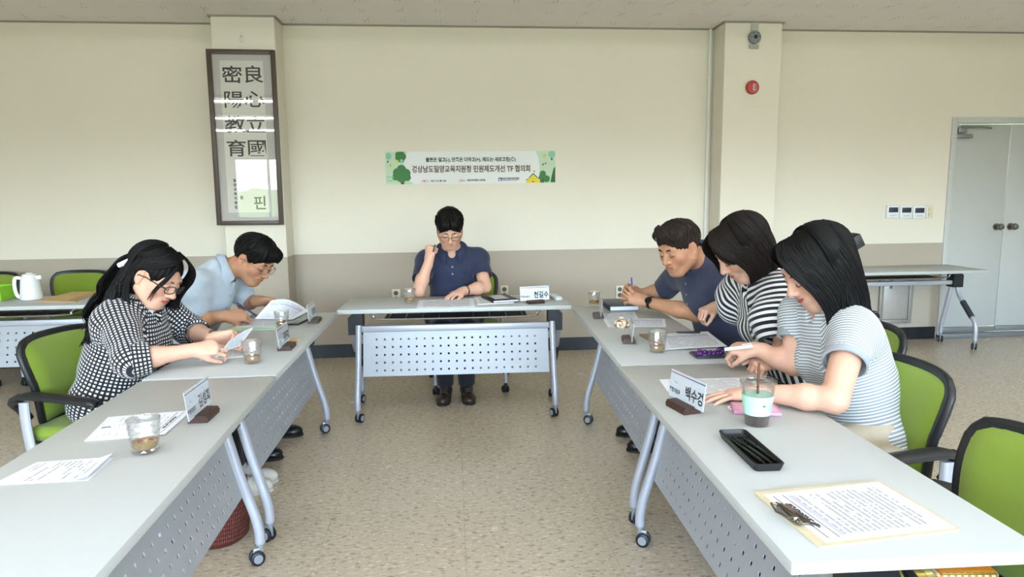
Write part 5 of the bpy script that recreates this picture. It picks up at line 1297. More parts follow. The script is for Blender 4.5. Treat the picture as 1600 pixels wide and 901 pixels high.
    fix(to_obj('shirt', sv, sq, shirt, None, uv=uv, mi=mi))
    # trousers / shoes
    if trousers:
        ops = [('u', Cap(J['HR'], J['HL'], .118*S*g, .118*S*g), .05), ('u', Cut(Ell(Ab-up*.03, (.150*S*g, .122*S*g, T*.33), B3), (P+up*.06, up)), .04)]
        for s in 'RL':
            K, A, Hh = J['K'+s], J['A'+s], J['H'+s]; e = A+Vector((0, 0, .0)); e = K.lerp(A, .55) if shortleg else e
            ops += [('u', Cap(Hh, K, .098*S, .070*S), .05), ('u', Cut(Cap(K, K.lerp(e, 1.1), .068*S, (.066 if shortleg else .056)*S), (e, (A-K))), .03)]
        tv_, tq = mesh_field(ops, .006); nn = vnormals(tv_, tq); tv_ = tv_+nn*(wob(tv_, 30, 8)*.003)[:, None]
        fix(to_obj('trousers', tv_, tq, trousers, None, uv=np.zeros((len(tq)*4, 2))))
    if shoes:
        for s in 'RL':
            A = J['A'+s]; tv = J['tv'+s]; sd = Vector((-tv.y, tv.x, 0)); g0 = Vector((A.x, A.y, 0)); Bm = np.array([npv(sd), npv(tv), [0, 0, 1]]).T; z = Vector((0, 0, 1))
            ops = [('u', Ell(g0+tv*.145+z*.030, (.049, .075, .040), Bm), .03), ('u', Ell(g0+tv*.03+z*.05, (.041, .085, .052), Bm), .03), ('u', Ell(g0-tv*.035+z*.045, (.037, .045, .048), Bm), .03), ('u', Cap(g0+z*.06, A+z*.0, .044, .042), .02)]
            ops = [(k, Cut(p, (z*.008, -z), (z*.105, z)), kk) for k, p, kk in ops]
            a, b_ = mesh_field(ops, .004); so = fix(to_obj('shoe', a, b_, shoes[0], None))
            bb = MB(); out = [(sx*w_, y) for y, w_ in ((-.075, .02), (-.06, .034), (0, .037), (.07, .044), (.13, .049), (.18, .042), (.21, .026), (.222, .008)) for sx in (1,)]
            poly = out+[(-x_, y_) for x_, y_ in out[::-1]]
            vs_ = [g0+sd*x_+tv*y_ for x_, y_ in poly]; bb.prism([(p_.x, p_.y) for p_ in vs_], 0, .014); sl = bb.build('sole', shoes[1], None); sl.parent = so
            if len(shoes) > 2:
                lb = MB()
                for i in range(5):
                    c_ = g0+tv*(.055+.020*i)+z*(.098-.008*i); lb.tube([c_-sd*.022-z*.004, c_+z*.002+tv*.006, c_+sd*.022-z*.004], .0032, 6)
                l_ = lb.build('laces', shoes[2], None); l_.parent = so
    return dict(root=root, fix=fix, J=J, H=H, P=P, up=up, side=side, fwd=fwd, N=N, C=Cc, T=T)
def adopt(pr, o): pr['fix'](o); return o

def hair_sheet(pr, m, A, B, n=70, r=.0034, tail=0., tilt=(0, 0, 0), wave=0., drop=None, seedn=3, jit=.003, name='hair_curtain'):
    """a curtain of fine strands between two guide curves given in head space, optionally falling on in the world"""
    H = pr['H']; rnd = random.Random(seedn); b = MB(); dn = (Vector((0, 0, -1))+Vector(tilt)).normalized()
    for i in range(n):
        t = rnd.random(); lay = rnd.uniform(-1, 1)*jit
        pts = [Vector(p).lerp(Vector(q), t)*(1+lay*6)+Vector((rnd.uniform(-1, 1), rnd.uniform(-1, 1), 0))*jit*.6 for p, q in zip(A, B)]
        W = catmull([H.P(*p) for p in pts], 4)
        if tail:
            d = (W-0 if False else (W[-1]-W[-2]).normalized()); p = W[-1]; Ln = tail*rnd.uniform(.75, 1.1); k = max(3, int(Ln/.022)); st = Ln/k; ph = t*5+rnd.uniform(0, 1.2); out = p-H.c; out.z = 0; out.normalize(); tg = Vector((-out.y, out.x, 0))
            for s in range(1, k+1):
                d = (d*.6+dn*.4).normalized(); p = p+d*st; w_ = p+tg*wave*math.sin(s*st*40+ph)*min(1, s/k*2)+out*wave*.6*math.cos(s*st*34+ph)*min(1, s/k*2)
                W.append(drop(w_) if drop else w_)
        k = len(W); b.tube(W, [r*H.k*(.55+.45*min(1, j/4))*(1-.8*(j/(k-1))**3) for j in range(k)], 5)
    o = b.build(name, m, None, smooth=80); adopt(pr, o); return o
from mathutils.bvhtree import BVHTree
def on_shirt(pr, x, dz):
    """point and normal on the front of the shirt, x along the shoulders and dz below the neck base"""
    if 'bvh' not in pr:
        sh = [o for o in pr['root'].children if o.name.startswith('shirt')][0]; me = sh.data
        pr['bvh'] = BVHTree.FromPolygons([v.co.copy() for v in me.vertices], [tuple(p.vertices) for p in me.polygons])
    o = pr['N']+pr['side']*x-pr['up']*dz+pr['fwd']*.5; hit = pr['bvh'].ray_cast(o, -pr['fwd'])
    return (hit[0], hit[1]) if hit[0] is not None else (pr['N']+pr['fwd']*.12-pr['up']*dz, pr['fwd'])
SK1 = skin_mat('skin_warm', '#c08e70'); SK2 = skin_mat('skin_fair', '#d6a892'); SK3 = skin_mat('skin_tan', '#b8896c')
HB = hair_mat('hair_black', '#080708', '#141213'); HDB = hair_mat('hair_dark_brown', '#0f0c0b', '#221a18'); HGB = hair_mat('hair_brown_grey', '#1d1614', '#3a302b')
GOLDRIM = mat('gold_wire_rim', '#8a6a4a', .3, metal=.8); DARKRIM = mat('dark_rim', '#1b1a20', .3); STEELW = mat('steel_watch', '#b5b7ba', .25, metal=1.); DIAL = mat('dark_dial', '#0e1013', .15)
def short_hair(pr, m, front=.055, sidez=.004, vol=1., seedn=1, part=0., fringe=0., k=.0032):
    """cap of short hair plus combed locks; front = hairline height at the forehead"""
    H = pr['H']; v = vol
    ops = [('u', H.ell((0, -.016, .046), (.084*v, .105*v, .090*v)), .0), ('u', H.ell((0, .02, .075), (.066*v, .076*v, .062*v)), .03)]
    face = H.ell((0, .105, -.030), (.068, .072, front+.030)); ops.append(('s', face, .012))
    ops.append(('s', H.ell((0, .05, -.125), (.12, .085, .10)), .012))
    for s in (-1, 1):
        ops.append(('s', H.ell((s*.086, -.004, -.004), (.03, .026, .036)), .008))
    ops.append(('s', H.ell((0, -.06, -.135), (.14, .14, .075)), .012))
    a, q = mesh_field(ops, k); n = vnormals(a, q); L = H.local(a); az = np.arctan2(L[:, 0], L[:, 1]-.02)
    a = a+n*((np.sin(az*23+6*wob(L, 20, 2))*.0013+wob(L, 60, seedn)*.0012)*H.k)[:, None]
    adopt(pr, to_obj('hair', a, q, m, None, uv=hair_uv(H, a, q))); hr = bpy.data.objects[-1] if False else None
    # locks
    b = MB(); rnd = random.Random(seedn)
    for i in range(150):
        th = rnd.uniform(-PI, PI); ph = rnd.uniform(.1, 1.35)
        def sp(t_, p_):
            return Vector((.086*v*math.sin(p_)*math.sin(t_), .02*math.cos(p_)-.014+.104*v*math.sin(p_)*math.cos(t_), .048+.092*v*math.cos(p_)))
        x = sp(th, ph); 
        if x.y > .075 and x.z < front+.01: continue
        pts = []
        for s in range(5):
            t2 = th+part*.07*s; p2 = ph+.085*s; y = sp(t2, p2)
            if y.y > .07 and y.z < front-.012-fringe*.02: break
            if abs(y.x) > .07 and y.z < sidez+.02 and y.y > -.03: break
            if y.z < -.03: break
            pts.append(H.P(*(y*1.012)))
        if len(pts) > 2: b.tube(pts, [.0045*H.k*(1-.8*(i2/(len(pts)-1))) for i2 in range(len(pts))], 5)
    o = b.build('hair_locks', m, None, smooth=80); adopt(pr, o)
def fringe_locks(pr, m, spec, r=.007):
    b = MB(); H = pr['H']
    for pts in spec: 
        pp = catmull([H.P(*p) for p in pts], 5); n = len(pp); b.tube(pp, [r*H.k*(.55+.45*math.sin(PI*min(1, i/(n-1)+.25)))*(1-.85*(i/(n-1))**3) for i in range(n)], 7, flat=(1, .6))
    o = b.build('fringe', m, None, smooth=80); adopt(pr, o)
def long_hair(pr, m, length, wave=.0, vol=1., n=260, seedn=4, part=.0, front_ang=50, back_keep=None, inward=0., tips=.0012, drop=None, capfront=.062, rootr=.0036, tilt=(0, 0, 0), ears=False):
    """cap plus strands that run over the skull and fall straight down in the world"""
    H = pr['H']; v = vol
    ops = [('u', H.ell((0, -.018, .044), (.087*v, .108*v, .093*v)), .0), ('u', H.ell((0, -.045, -.02), (.085*v, .075*v, .085*v)), .04)]
    ops.append(('s', H.ell((0, .100, -.040), (.061, .085, capfront+.040)), .012))
    if ears:
        for e_ in (-1, 1): ops.append(('s', H.ell((e_*.088, .006, -.004), (.034, .030, .036)), .010))
    a, q = mesh_field(ops, .0034); nn = vnormals(a, q); L = H.local(a); az = np.arctan2(L[:, 0], L[:, 1])
    a = a+nn*((np.sin(az*30+5*wob(L, 18, 2))*.0010+wob(L, 40, seedn)*.0012)*H.k)[:, None]
    adopt(pr, to_obj('hair', a, q, m, None, uv=hair_uv(H, a, q)))
    rnd = random.Random(seedn); b = MB(); dn = (Vector((0, 0, -1))+Vector(tilt)).normalized()
    for i in range(n):
        th = rnd.uniform(D2R(front_ang), 2*PI-D2R(front_ang)); lay = rnd.uniform(.94, 1.03)
        top = rnd.uniform(.02, .30); pts = []; last = None
        steps = 9
        for s in range(steps):
            p_ = top+(1.72-top)*s/(steps-1)
            x = Vector((.089*v*lay*math.sin(p_)*math.sin(th), -.020+.108*v*lay*math.sin(p_)*math.cos(th), .046+.094*v*lay*math.cos(p_)))
            pts.append(H.P(*x))
        d = (pts[-1]-pts[-2]).normalized(); p = pts[-1]; Ln = length(th)*rnd.uniform(.82, 1.06)
        ph = rnd.uniform(0, 6.28); out = (p-H.c); out.z = 0; out = out.normalized() if out.length > 1e-6 else Vector((1, 0, 0)); tg = Vector((-out.y, out.x, 0))
        m_ = max(4, int(Ln/.022)); st = Ln/m_; base = p
        for s in range(1, m_+1):
            f = s/m_; d = (d*.62+dn*.38).normalized()
            base = base+d*st
            if inward and f > .45: base = base-out*inward*(f-.45)*st*4
            w_ = wave*math.sin(s*st*38+ph)*min(1, f*2); w2 = wave*.6*math.cos(s*st*33+ph*1.7)*min(1, f*2)
            pt = base+tg*w_+out*w2
            if drop: pt = drop(pt)
            pts.append(pt)
        k_ = len(pts); b.tube(pts, [rootr*H.k*(.75+.25*min(1, j/6))*(1-.78*max(0, (j-6)/(k_-7))**2)+tips*.2 for j in range(k_)], 5, flat=(1.25, .8))
    o = b.build('hair_strands', m, None, smooth=80); adopt(pr, o); return o

BTN = mat('pale_button', '#8d909c', .3)
# ---- the man at the head table
Hm = HeadF((-.100, -1.135, 1.210), (0.02, -.84, -.52), (0, -.50, .86), 1.16)
pr = person('person', 'man in navy polo at the head table, right fist raised to his cheek', dict(
    N=(-.09, -1.00, 1.045), SR=(-.285, -.985, .975), SL=(.115, -.985, .985), ER=(-.335, -1.235, .770), EL=(.155, -1.15, .775), WR=(-.255, -1.235, .990), WL=(-.015, -1.285, .765),
    P=(-.08, -.86, .52), HR=(-.18, -.89, .53), HL=(.02, -.89, .53), KR=(-.17, -1.32, .50), KL=(.0, -1.32, .50), AR=(-.155, -1.38, .10), AL=(-.005, -1.38, .10), toeR=(-.12, -1, 0), toeL=(.1, -1, 0)),
    SK2, cloth_plain('navy_polo_knit', '#262d4a'), sleeve=.66, sleeve_r=(.070, .066), loose=.018, S=1.1, girth=1.08,
    trousers=TROUSER, shoes=(SHOE_BROWN, SOLE, SHOE_BROWN), head=dict(H=Hm, jaw=1.05, smile=.45, vneck=.03), neck_r=.054,
    hands=dict(R=dict(d=(.12, .05, 1), n=(-.55, -.75, .0), side=-1, curl=[(1.5, 1.6, .9)]*4, thumb=(.15, .9, .6)), L=dict(d=(-.85, -.75, -.12), n=(-.1, -.1, 1), side=-1, curl=[(.35, .30, .15)]*4, spread=.35, thumb=(.55, .35, .1))))
short_hair(pr, HB, front=.060, vol=1.06, seedn=11)
fringe_locks(pr, HB, [[(x*.3+.004, .07, .128), (x*.7, .108, .100), (x, .110, .074-abs(x)*.25), (x*1.35, .097, .056-abs(x)*.36)] for x in (-.052, -.043, -.034, -.025, -.017, .013, .021, .030, .039, .048, .056)], .014)
face_bits(Hm, pr['root'], 1.0); [pr['fix'](o) for o in list(pr['root'].children)]
adopt(pr, spectacles(Hm, None, GOLDRIM, w=.027, h=.0165))
def collar_on(pr, m, lift=.036, **k):
    nd = (pr['H'].P(0, -.03, -.045)-pr['N']).normalized(); nd = (nd*.6+pr['up']*.4).normalized()
    fw = (pr['fwd']-nd*pr['fwd'].dot(nd)).normalized(); sd = nd.cross(fw); sd = sd if sd.dot(pr['side']) > 0 else -sd
    o = ring_collar(pr['N']+nd*lift+fw*.012, sd, fw, nd, None, m, **k); adopt(pr, o); return o
NAVYC = mat('navy_collar_knit', '#2a3150', .85)
collar_on(pr, NAVYC, r0=.068, r1=.112, hgt=.024, pt=.062, gap=.42)
def button(pr, x, dz, m=BTN, r=.0068):
    p, n = on_shirt(pr, x, dz); b = MB(); b.lathe([(.001, -.002), (r, -.002), (r, .0015), (r*.7, .003), (.001, .0022)], (0, 0, 0), 14)
    b.xf(frame3(p, n.orthogonal(), n.cross(n.orthogonal()))); adopt(pr, b.build('button', m, None))
for dz in (.085, .135): button(pr, .0, dz)
p_, n_ = on_shirt(pr, .085, .135); b = MB(); b.prism([(-.006, -.008), (.004, -.010), (.008, .0), (.003, .009), (-.004, .006)], -.001, .0012); b.xf(frame3(p_, n_.orthogonal(), n_.cross(n_.orthogonal()))); adopt(pr, b.build('emblem', mat('emblem_dark', '#0d0f1c', .7), None))
adopt(pr, watch(QS((-.015, -1.285, .765)).lerp(QS((.155, -1.15, .775)), .14), Vector((-.17, -.135, -.01)), None, STEELW, (STEELW, DIAL), r=.033, n=(-.1, -.35, 1)))
pen(QS((-.222, -1.318, 1.058)), QS((-.208, -1.185, 1.10)), 'dark pen held in the raised fist of the man at the head table', mat('pen_black', '#141418', .3))
HM = pr

# ---- woman in gingham, left
Hw = HeadF((-1.432, -2.985, 1.098), (.82, -.26, -.52), (.50, .0, .86), 1.10)
pr = person('person', 'woman in black and white gingham shirt with long wavy black hair', dict(
    N=(-1.54, -2.92, .99), SR=(-1.575, -3.065, .93), SL=(-1.535, -2.745, .955), ER=(-1.425, -3.275, .785), EL=(-1.42, -2.66, .785), WR=(-1.215, -3.175, .797), WL=(-1.20, -2.925, .80),
    P=(-1.73, -2.90, .53), HR=(-1.70, -2.99, .53), HL=(-1.70, -2.81, .53), KR=(-1.27, -2.96, .50), KL=(-1.27, -2.80, .50), AR=(-1.225, -2.87, .10), AL=(-1.23, -2.74, .10), toeR=(1, .1, 0), toeL=(1, 0, 0)),
    SK2, cloth_gingham('black_white_gingham', .0152, '#0c0c12', '#e8e8ee'), sleeve=1.30, sleeve_r=(.074, .062), loose=.024, S=1.08, fem=True, girth=1.08, wrinkle=.006,
    trousers=TROUSER, shoes=(SNEAK, mat('sneaker_sole', '#c9c4ba', .7), mat('sneaker_laces', '#e9e6df', .8)), head=dict(H=Hw, smile=.3, vneck=.06), neck_r=.047,
    hem=None, hands=dict(R=dict(d=(.95, .25, .1), n=(-.1, -.75, .65), side=1, curl=[(.75, .8, .4), (.85, .9, .5), (1.0, 1.0, .5), (1.1, 1.0, .5)], thumb=(.45, .75, .3)), L=dict(d=(.95, -.05, .12), n=(.0, .75, .6), side=-1, curl=[(.65, .7, .4), (.75, .8, .4), (.9, .8, .4), (1., .8, .4)], thumb=(.5, .6, .2))))
GW = pr
rt = pr['H']; away = Vector((-.75, -.20, 0))
def lw_drop(p):
    # keep the hair outside the back and the shoulder
    c = GW['C']; ax = GW['up']; o = p-GW['P']; t_ = max(0, min(GW['T']*1.0, o.dot(ax))); q = GW['P']+ax*t_; d = p-q; r = .150 if t_ < GW['T']*.86 else .095
    return q+d.normalized()*r if d.length < r else p
long_hair(pr, HB, lambda th: .33+.10*max(0, -math.cos(th)), wave=.019, vol=1.02, n=520, seedn=4, front_ang=112, drop=lw_drop, capfront=.078, tilt=(-.55, -.08, 0), ears=True)
hair_sheet(pr, HB, [(.0, .070, .136), (.040, .082, .110), (.072, .052, .072), (.084, .008, .046), (.080, -.045, .040), (.060, -.090, .035)], [(.0, .0, .143), (.045, -.01, .130), (.076, -.035, .095), (.080, -.06, .075), (.070, -.085, .060), (.045, -.108, .040)], n=150, tail=.10, tilt=(-.5, 0, 0), wave=.006, drop=lw_drop)
hair_sheet(pr, HB, [(-.01, .072, .136), (-.045, .112, .100), (-.070, .114, .050), (-.078, .104, .0), (-.074, .104, -.045)], [(-.01, .03, .142), (-.06, .07, .105), (-.088, .065, .045), (-.094, .045, -.02), (-.09, .04, -.08)], n=110, tail=.05)
hair_sheet(pr, HB, [(.012, .072, .134), (.045, .100, .088), (.064, .096, .030), (.070, .082, -.02), (.064, .080, -.065)], [(.015, .068, .134), (.052, .092, .088), (.072, .080, .030), (.076, .068, -.02), (.072, .06, -.07)], n=12, r=.0022)
hair_sheet(pr, HB, [(.080, -.02, .02), (.088, -.025, -.03), (.080, -.01, -.085), (.070, .02, -.13)], [(.074, -.05, .02), (.084, -.05, -.03), (.084, -.04, -.085), (.080, -.01, -.13)], n=60, tail=.09, wave=.008)
b = MB(); b.box((0, 0, 0), (.018, .075, .022), bev=.008, seg=4); cm = Matrix.Translation(Hw.P(.070, -.095, .012)) @ frame3((0, 0, 0), Hw.f*.3+Hw.r*.8, Hw.u*1.+Hw.f*.7); b.xf(cm)
adopt(pr, b.build('hair_clip', mat('pearl_clip', '#d5d2dc', .3, noise=.15, nscale=90), None))
hair_sheet(pr, HB, [(.055, -.095, .060), (.070, -.120, .015), (.072, -.135, -.040), (.066, -.15, -.09)], [(-.02, -.115, .050), (-.02, -.140, .0), (-.02, -.155, -.05), (-.02, -.165, -.09)], n=170, tail=.24, tilt=(-.45, -.06, 0), wave=.020, drop=lw_drop, seedn=8, r=.004)
face_bits(Hw, pr['root'], .8); [pr['fix'](o) for o in list(pr['root'].children)]
adopt(pr, spectacles(Hw, None, DARKRIM, w=.0265, h=.0165, rim=.0019))
collar_on(pr, mat('gingham_collar', '#50505a', .85) if False else cloth_gingham('gingham_collar_cloth', .02, '#0c0c12', '#e8e8ee'), r0=.064, r1=.094, hgt=.026, pt=.07, gap=.55)
WL = QS((-1.20, -2.925, .80)); EL = QS((-1.42, -2.66, .785))
adopt(pr, watch(WL.lerp(EL, .06), WL-EL, None, mat('black_strap', '#15161b', .5), (mat('watch_teal', '#1b3b45', .3), DIAL), r=.0285, n=(.2, -.75, .6), name='wristband', dial=.011))

# ---- man in light blue shirt, left
Hl = HeadF((-1.285, -1.985, 1.080), (.76, -.34, -.55), (.50, -.1, .86), 1.17)
pr = person('person', 'man in light blue short sleeved shirt and glasses writing with a pen', dict(
    N=(-1.465, -2.03, 1.025), SR=(-1.545, -2.225, .975), SL=(-1.445, -1.845, .985), ER=(-1.565, -2.20, .755), EL=(-1.43, -1.72, .785), WR=(-1.385, -2.235, .785), WL=(-1.295, -1.865, .815),
    P=(-1.78, -2.07, .53), HR=(-1.75, -2.17, .53), HL=(-1.75, -1.97, .53), KR=(-1.32, -2.30, .50), KL=(-1.32, -2.02, .50), AR=(-1.28, -2.42, .10), AL=(-1.25, -2.06, .10), toeR=(1, -.05, 0), toeL=(1, 0, 0)),
    SK3, cloth_plain('light_blue_cotton', '#bccbdc'), sleeve=.80, sleeve_r=(.076, .070), loose=.020, S=1.12, girth=1.05, wrinkle=.006,
    trousers=TROUSER, shoes=(SHOE_BLACK, SOLE, SHOE_BLACK), head=dict(H=Hl, jaw=1.05, smile=.3, vneck=.04), neck_r=.055,
    hands=dict(R=dict(d=(.85, .40, .0), n=(-.1, -.72, .68), side=1, curl=[(.75, .85, .4), (.9, .9, .4), (1.0, .95, .4), (1.1, 1.0, .4)], thumb=(.4, .8, .4)), L=dict(d=(.9, -.30, .05), n=(.1, .45, .85), side=-1, curl=[(.5, .5, .3), (.6, .6, .3), (.8, .7, .3), (.9, .7, .3)], thumb=(.55, .5, .1))))
short_hair(pr, HB, front=.056, vol=1.05, seedn=21, part=.6)
fringe_locks(pr, HB, [[(x*.6, .06, .122), (x*.9, .096, .104), (x, .106, .078), (x*1.05+.004, .101, .052+.004*math.sin(900*x)-.10*abs(x))] for x in [-.052+.0065*i for i in range(17)]], .0085)
face_bits(Hl, pr['root'], 1.0); [pr['fix'](o) for o in list(pr['root'].children)]
adopt(pr, spectacles(Hl, None, GOLDRIM, w=.026, h=.0175))
collar_on(pr, mat('light_blue_collar', '#b4c5d9', .8), r0=.068, r1=.098, hgt=.040, pt=.065, gap=.38)
for dz in (.09, .16, .23): button(pr, .0, dz, mat('shirt_button_blue', '#8f9cb0', .4), .0055)
tip = tp(402, 494, .758); pen(tip, tip+Vector((-.105, -.028, .092)), 'dark blue pen in the right hand of the man in light blue', mat('pen_deep_blue', '#2c2f6b', .3), cap=mat('pen_silver', '#b9bbc4', .3, metal=.7))
LM = pr

# ---- man clasping his hands, right
Hr = HeadF((1.155, -2.575, 1.150), (-.84, -.42, -.36), (-.30, -.1, .95), 1.16)
pr = person('person', 'man in dusty navy polo with a black watch, hands clasped round a blue pen', dict(
    N=(1.315, -2.46, 1.075), SL=(1.375, -2.66, .985), SR=(1.285, -2.255, 1.00), EL=(1.305, -2.47, .765), ER=(1.235, -2.03, .835), WL=(1.075, -2.215, .805), WR=(1.06, -2.11, .835),
    P=(1.58, -2.44, .53), HL=(1.55, -2.54, .53), HR=(1.55, -2.34, .53), KL=(1.15, -2.55, .50), KR=(1.15, -2.30, .50), AL=(1.10, -2.55, .10), AR=(1.10, -2.30, .10), toeR=(-1, 0, 0), toeL=(-1, 0, 0)),
    SK1, cloth_plain('dusty_navy_pique', '#343b55'), sleeve=.86, sleeve_r=(.074, .068), loose=.024, S=1.12, girth=1.2, wrinkle=.005,
    trousers=TROUSER, shoes=(SHOE_BLACK, SOLE), head=dict(H=Hr, jaw=1.08, smile=.5, vneck=.03), neck_r=.059,
    hands=dict(L=dict(d=(-.85, .12, .28), n=(.12, -.95, .35), side=1, curl=[(.85, .8, .4)]*4, thumb=(.35, .6, .2)), R=dict(d=(-.80, -.22, .30), n=(-.1, .92, .35), side=-1, curl=[(1.0, .9, .5)]*4, thumb=(.35, .6, .2))))
short_hair(pr, HGB, front=.066, vol=1.03, seedn=31, part=1.)
fringe_locks(pr, HGB, [[(.045-.006*i, .045+.004*i, .130), (.030-.012*i, .085, .125), (-.005-.010*i, .105-.002*i, .098), (-.040-.006*i, .090-.005*i, .066-.002*i)] for i in range(6)]+[[(.05, .03, .125), (.062, .06, .10), (.070, .05, .06)], [(.03, .05, .13), (.05, .085, .10), (.06, .075, .068)]], .014)
face_bits(Hr, pr['root'], 1.15); [pr['fix'](o) for o in list(pr['root'].children)]
collar_on(pr, mat('dusty_navy_collar', '#3b4460', .85), lift=.050, r0=.076, r1=.110, hgt=.030, pt=.060, gap=.36)
for dz in (.075, .13, .18): button(pr, .0, dz)
WL = QS((1.075, -2.215, .805)); EL = QS((1.305, -2.47, .765))
adopt(pr, watch(WL.lerp(EL, .10), WL-EL, None, mat('black_rubber_strap', '#101115', .5), (mat('black_watch_case', '#15161a', .3), DIAL), r=.0335, n=(-.45, -.8, .45), dial=.021))
hp = QS((.985, -2.19, .86)); pen(hp+Vector((.02, .0, -.06)), hp+Vector((.012, .015, .085)), 'blue pen standing up from the clasped hands on the right', mat('pen_royal_blue', '#2334a8', .3), cap=mat('pen_silver', '#b9bbc4', .3, metal=.7))
RM = pr

# ---- woman in the bold striped blouse, right middle
Hb = HeadF((1.205, -3.255, 1.195), (-.80, .03, -.60), (-.52, -.05, .85), 1.14)
STR = cloth_stripe('bold_black_white_stripe', .026, .52, '#14151d', '#e9e9ec'); STR_V = cloth_stripe('bold_stripe_upright', .026, .52, '#14151d', '#e9e9ec', ax=0)
pr = person('person', 'woman in bold black and white striped puff sleeved blouse with a black bob', dict(
    N=(1.335, -3.19, 1.075), SL=(1.35, -3.345, 1.00), SR=(1.325, -3.01, 1.01), EL=(1.315, -3.45, .79), ER=(1.40, -2.86, .83), WL=(1.225, -3.545, .757), WR=(1.315, -2.70, .845),
    P=(1.58, -3.19, .53), HL=(1.55, -3.27, .53), HR=(1.55, -3.09, .53), KL=(1.17, -3.16, .50), KR=(1.17, -2.98, .50), AL=(1.17, -3.16, .10), AR=(1.17, -2.98, .10), toeR=(-1, 0, 0), toeL=(-1, 0, 0)),
    SK2, [STR_V, STR], sleeve=.86, sleeve_r=(.088, .088), puff=.052, loose=.026, S=1.06, fem=True, girth=1.08, wrinkle=.008,
    trousers=TROUSER, shoes=(SHOE_BLACK, SOLE), head=dict(H=Hb, smile=.4, vneck=.05), neck_r=.047,
    hands=dict(L=dict(d=(-.8, -.25, -.06), n=(0, -.3, .95), side=1, curl=[1.3]*4), R=dict(d=(-.88, -.30, -.18), n=(-.25, -.2, .92), side=-1, curl=[(.95, .9, .5), (1.1, 1.0, .5), (1.2, 1.0, .5), (1.2, 1.0, .5)], thumb=(.4, .8, .4))))
RB = pr
long_hair(pr, HDB, lambda th: .075+.03*max(0, -math.cos(th)), wave=.006, vol=1.01, n=620, seedn=7, front_ang=70, inward=.35, capfront=.080)
hair_sheet(pr, HDB, [(.0, .068, .140), (-.040, .104, .112), (-.070, .096, .055), (-.085, .070, .0), (-.085, .060, -.06), (-.070, .070, -.105)], [(.0, -.085, .128), (-.055, -.075, .112), (-.092, -.075, .060), (-.104, -.072, .0), (-.102, -.065, -.06), (-.088, -.055, -.11)], n=380)
hair_sheet(pr, HDB, [(.0, .065, .140), (.032, .108, .108), (.058, .116, .060), (.070, .108, .0), (.066, .114, -.060)], [(.0, -.085, .128), (.055, -.075, .112), (.092, -.075, .060), (.104, -.072, .0), (.10, -.06, -.10)], n=260)
hair_sheet(pr, HDB, [(-.004, .068, .138), (-.034, .104, .096), (-.056, .106, .050), (-.068, .096, .010)], [(-.006, .064, .138), (-.045, .096, .096), (-.068, .092, .050), (-.080, .075, .0)], n=26, r=.0026)
face_bits(Hb, pr['root'], .8); [pr['fix'](o) for o in list(pr['root'].children)]

# ---- woman in the grey striped tee, right front
Hn = HeadF((1.245, -3.800, 1.165), (-.86, .0, -.50), (-.42, -.04, .90), 1.16)
TEE = cloth_stripe('grey_white_stripe', .0108, .62, '#8f969f', '#e2e5e8')
pr = person('person', 'smiling woman in grey and white striped tee with shoulder length black hair', dict(
    N=(1.33, -3.765, 1.03), SL=(1.33, -3.91, .965), SR=(1.29, -3.61, .975), EL=(1.145, -4.115, .772), ER=(1.235, -3.68, .778), WL=(.955, -3.955, .757), WR=(1.135, -3.565, .815),
    P=(1.485, -3.82, .53), HL=(1.46, -3.92, .53), HR=(1.46, -3.72, .53), KL=(1.15, -3.93, .50), KR=(1.15, -3.73, .50), AL=(1.15, -3.93, .10), AR=(1.15, -3.73, .10), toeR=(-1, 0, 0), toeL=(-1, 0, 0)),
    SK2, TEE, sleeve=.52, sleeve_r=(.068, .064), loose=.018, S=1.08, fem=True, girth=1.02, wrinkle=.004,
    trousers=cloth_plain('beige_trouser_cloth', '#b9ad98'), shoes=(SHOE_BLACK, SOLE), head=dict(H=Hn, smile=1., vneck=.03), neck_r=.047,
    hands=dict(L=dict(d=(-.95, .20, -.10), n=(.0, .05, 1), side=1, curl=[(.18, .15, .1), (.15, .12, .1), (.15, .12, .1), (.18, .15, .1)], spread=.25, thumb=(.5, .2, .1)), R=dict(d=(-.75, .60, -.05), n=(-.2, -.35, .9), side=-1, curl=[(.9, .9, .4), (1.1, 1.0, .4), (1.2, 1.0, .5), (1.3, 1.0, .5)], thumb=(.4, .8, .5))))
RN = pr
def rn_drop(p):
    o = p-RN['P']; ax = RN['up']; t_ = max(0, min(RN['T'], o.dot(ax))); q = RN['P']+ax*t_; d = p-q; r = .135 if t_ < RN['T']*.86 else .09
    return q+d.normalized()*r if d.length < r else p
long_hair(pr, HB, lambda th: .20+.08*max(0, -math.cos(th)), wave=.006, vol=1.02, n=640, seedn=9, front_ang=80, drop=rn_drop, capfront=.086, tilt=(.28, -.02, 0))
hair_sheet(pr, HB, [(.0, .085, .136), (-.034, .112, .106), (-.060, .110, .060), (-.076, .096, .012), (-.082, .080, -.045), (-.080, .074, -.10)], [(.0, -.085, .128), (-.055, -.075, .112), (-.092, -.075, .060), (-.104, -.075, .0), (-.104, -.07, -.06), (-.100, -.065, -.11)], n=460, tail=.15, drop=rn_drop)
hair_sheet(pr, HB, [(.0, .068, .140), (.034, .098, .116), (.066, .090, .070), (.084, .062, .020), (.091, .038, -.04), (.088, .034, -.10)], [(.0, -.085, .128), (.055, -.075, .112), (.092, -.075, .060), (.104, -.075, .0), (.104, -.07, -.06), (.100, -.065, -.11)], n=260, tail=.08, drop=rn_drop)
face_bits(Hn, pr['root'], .8); [pr['fix'](o) for o in list(pr['root'].children)]
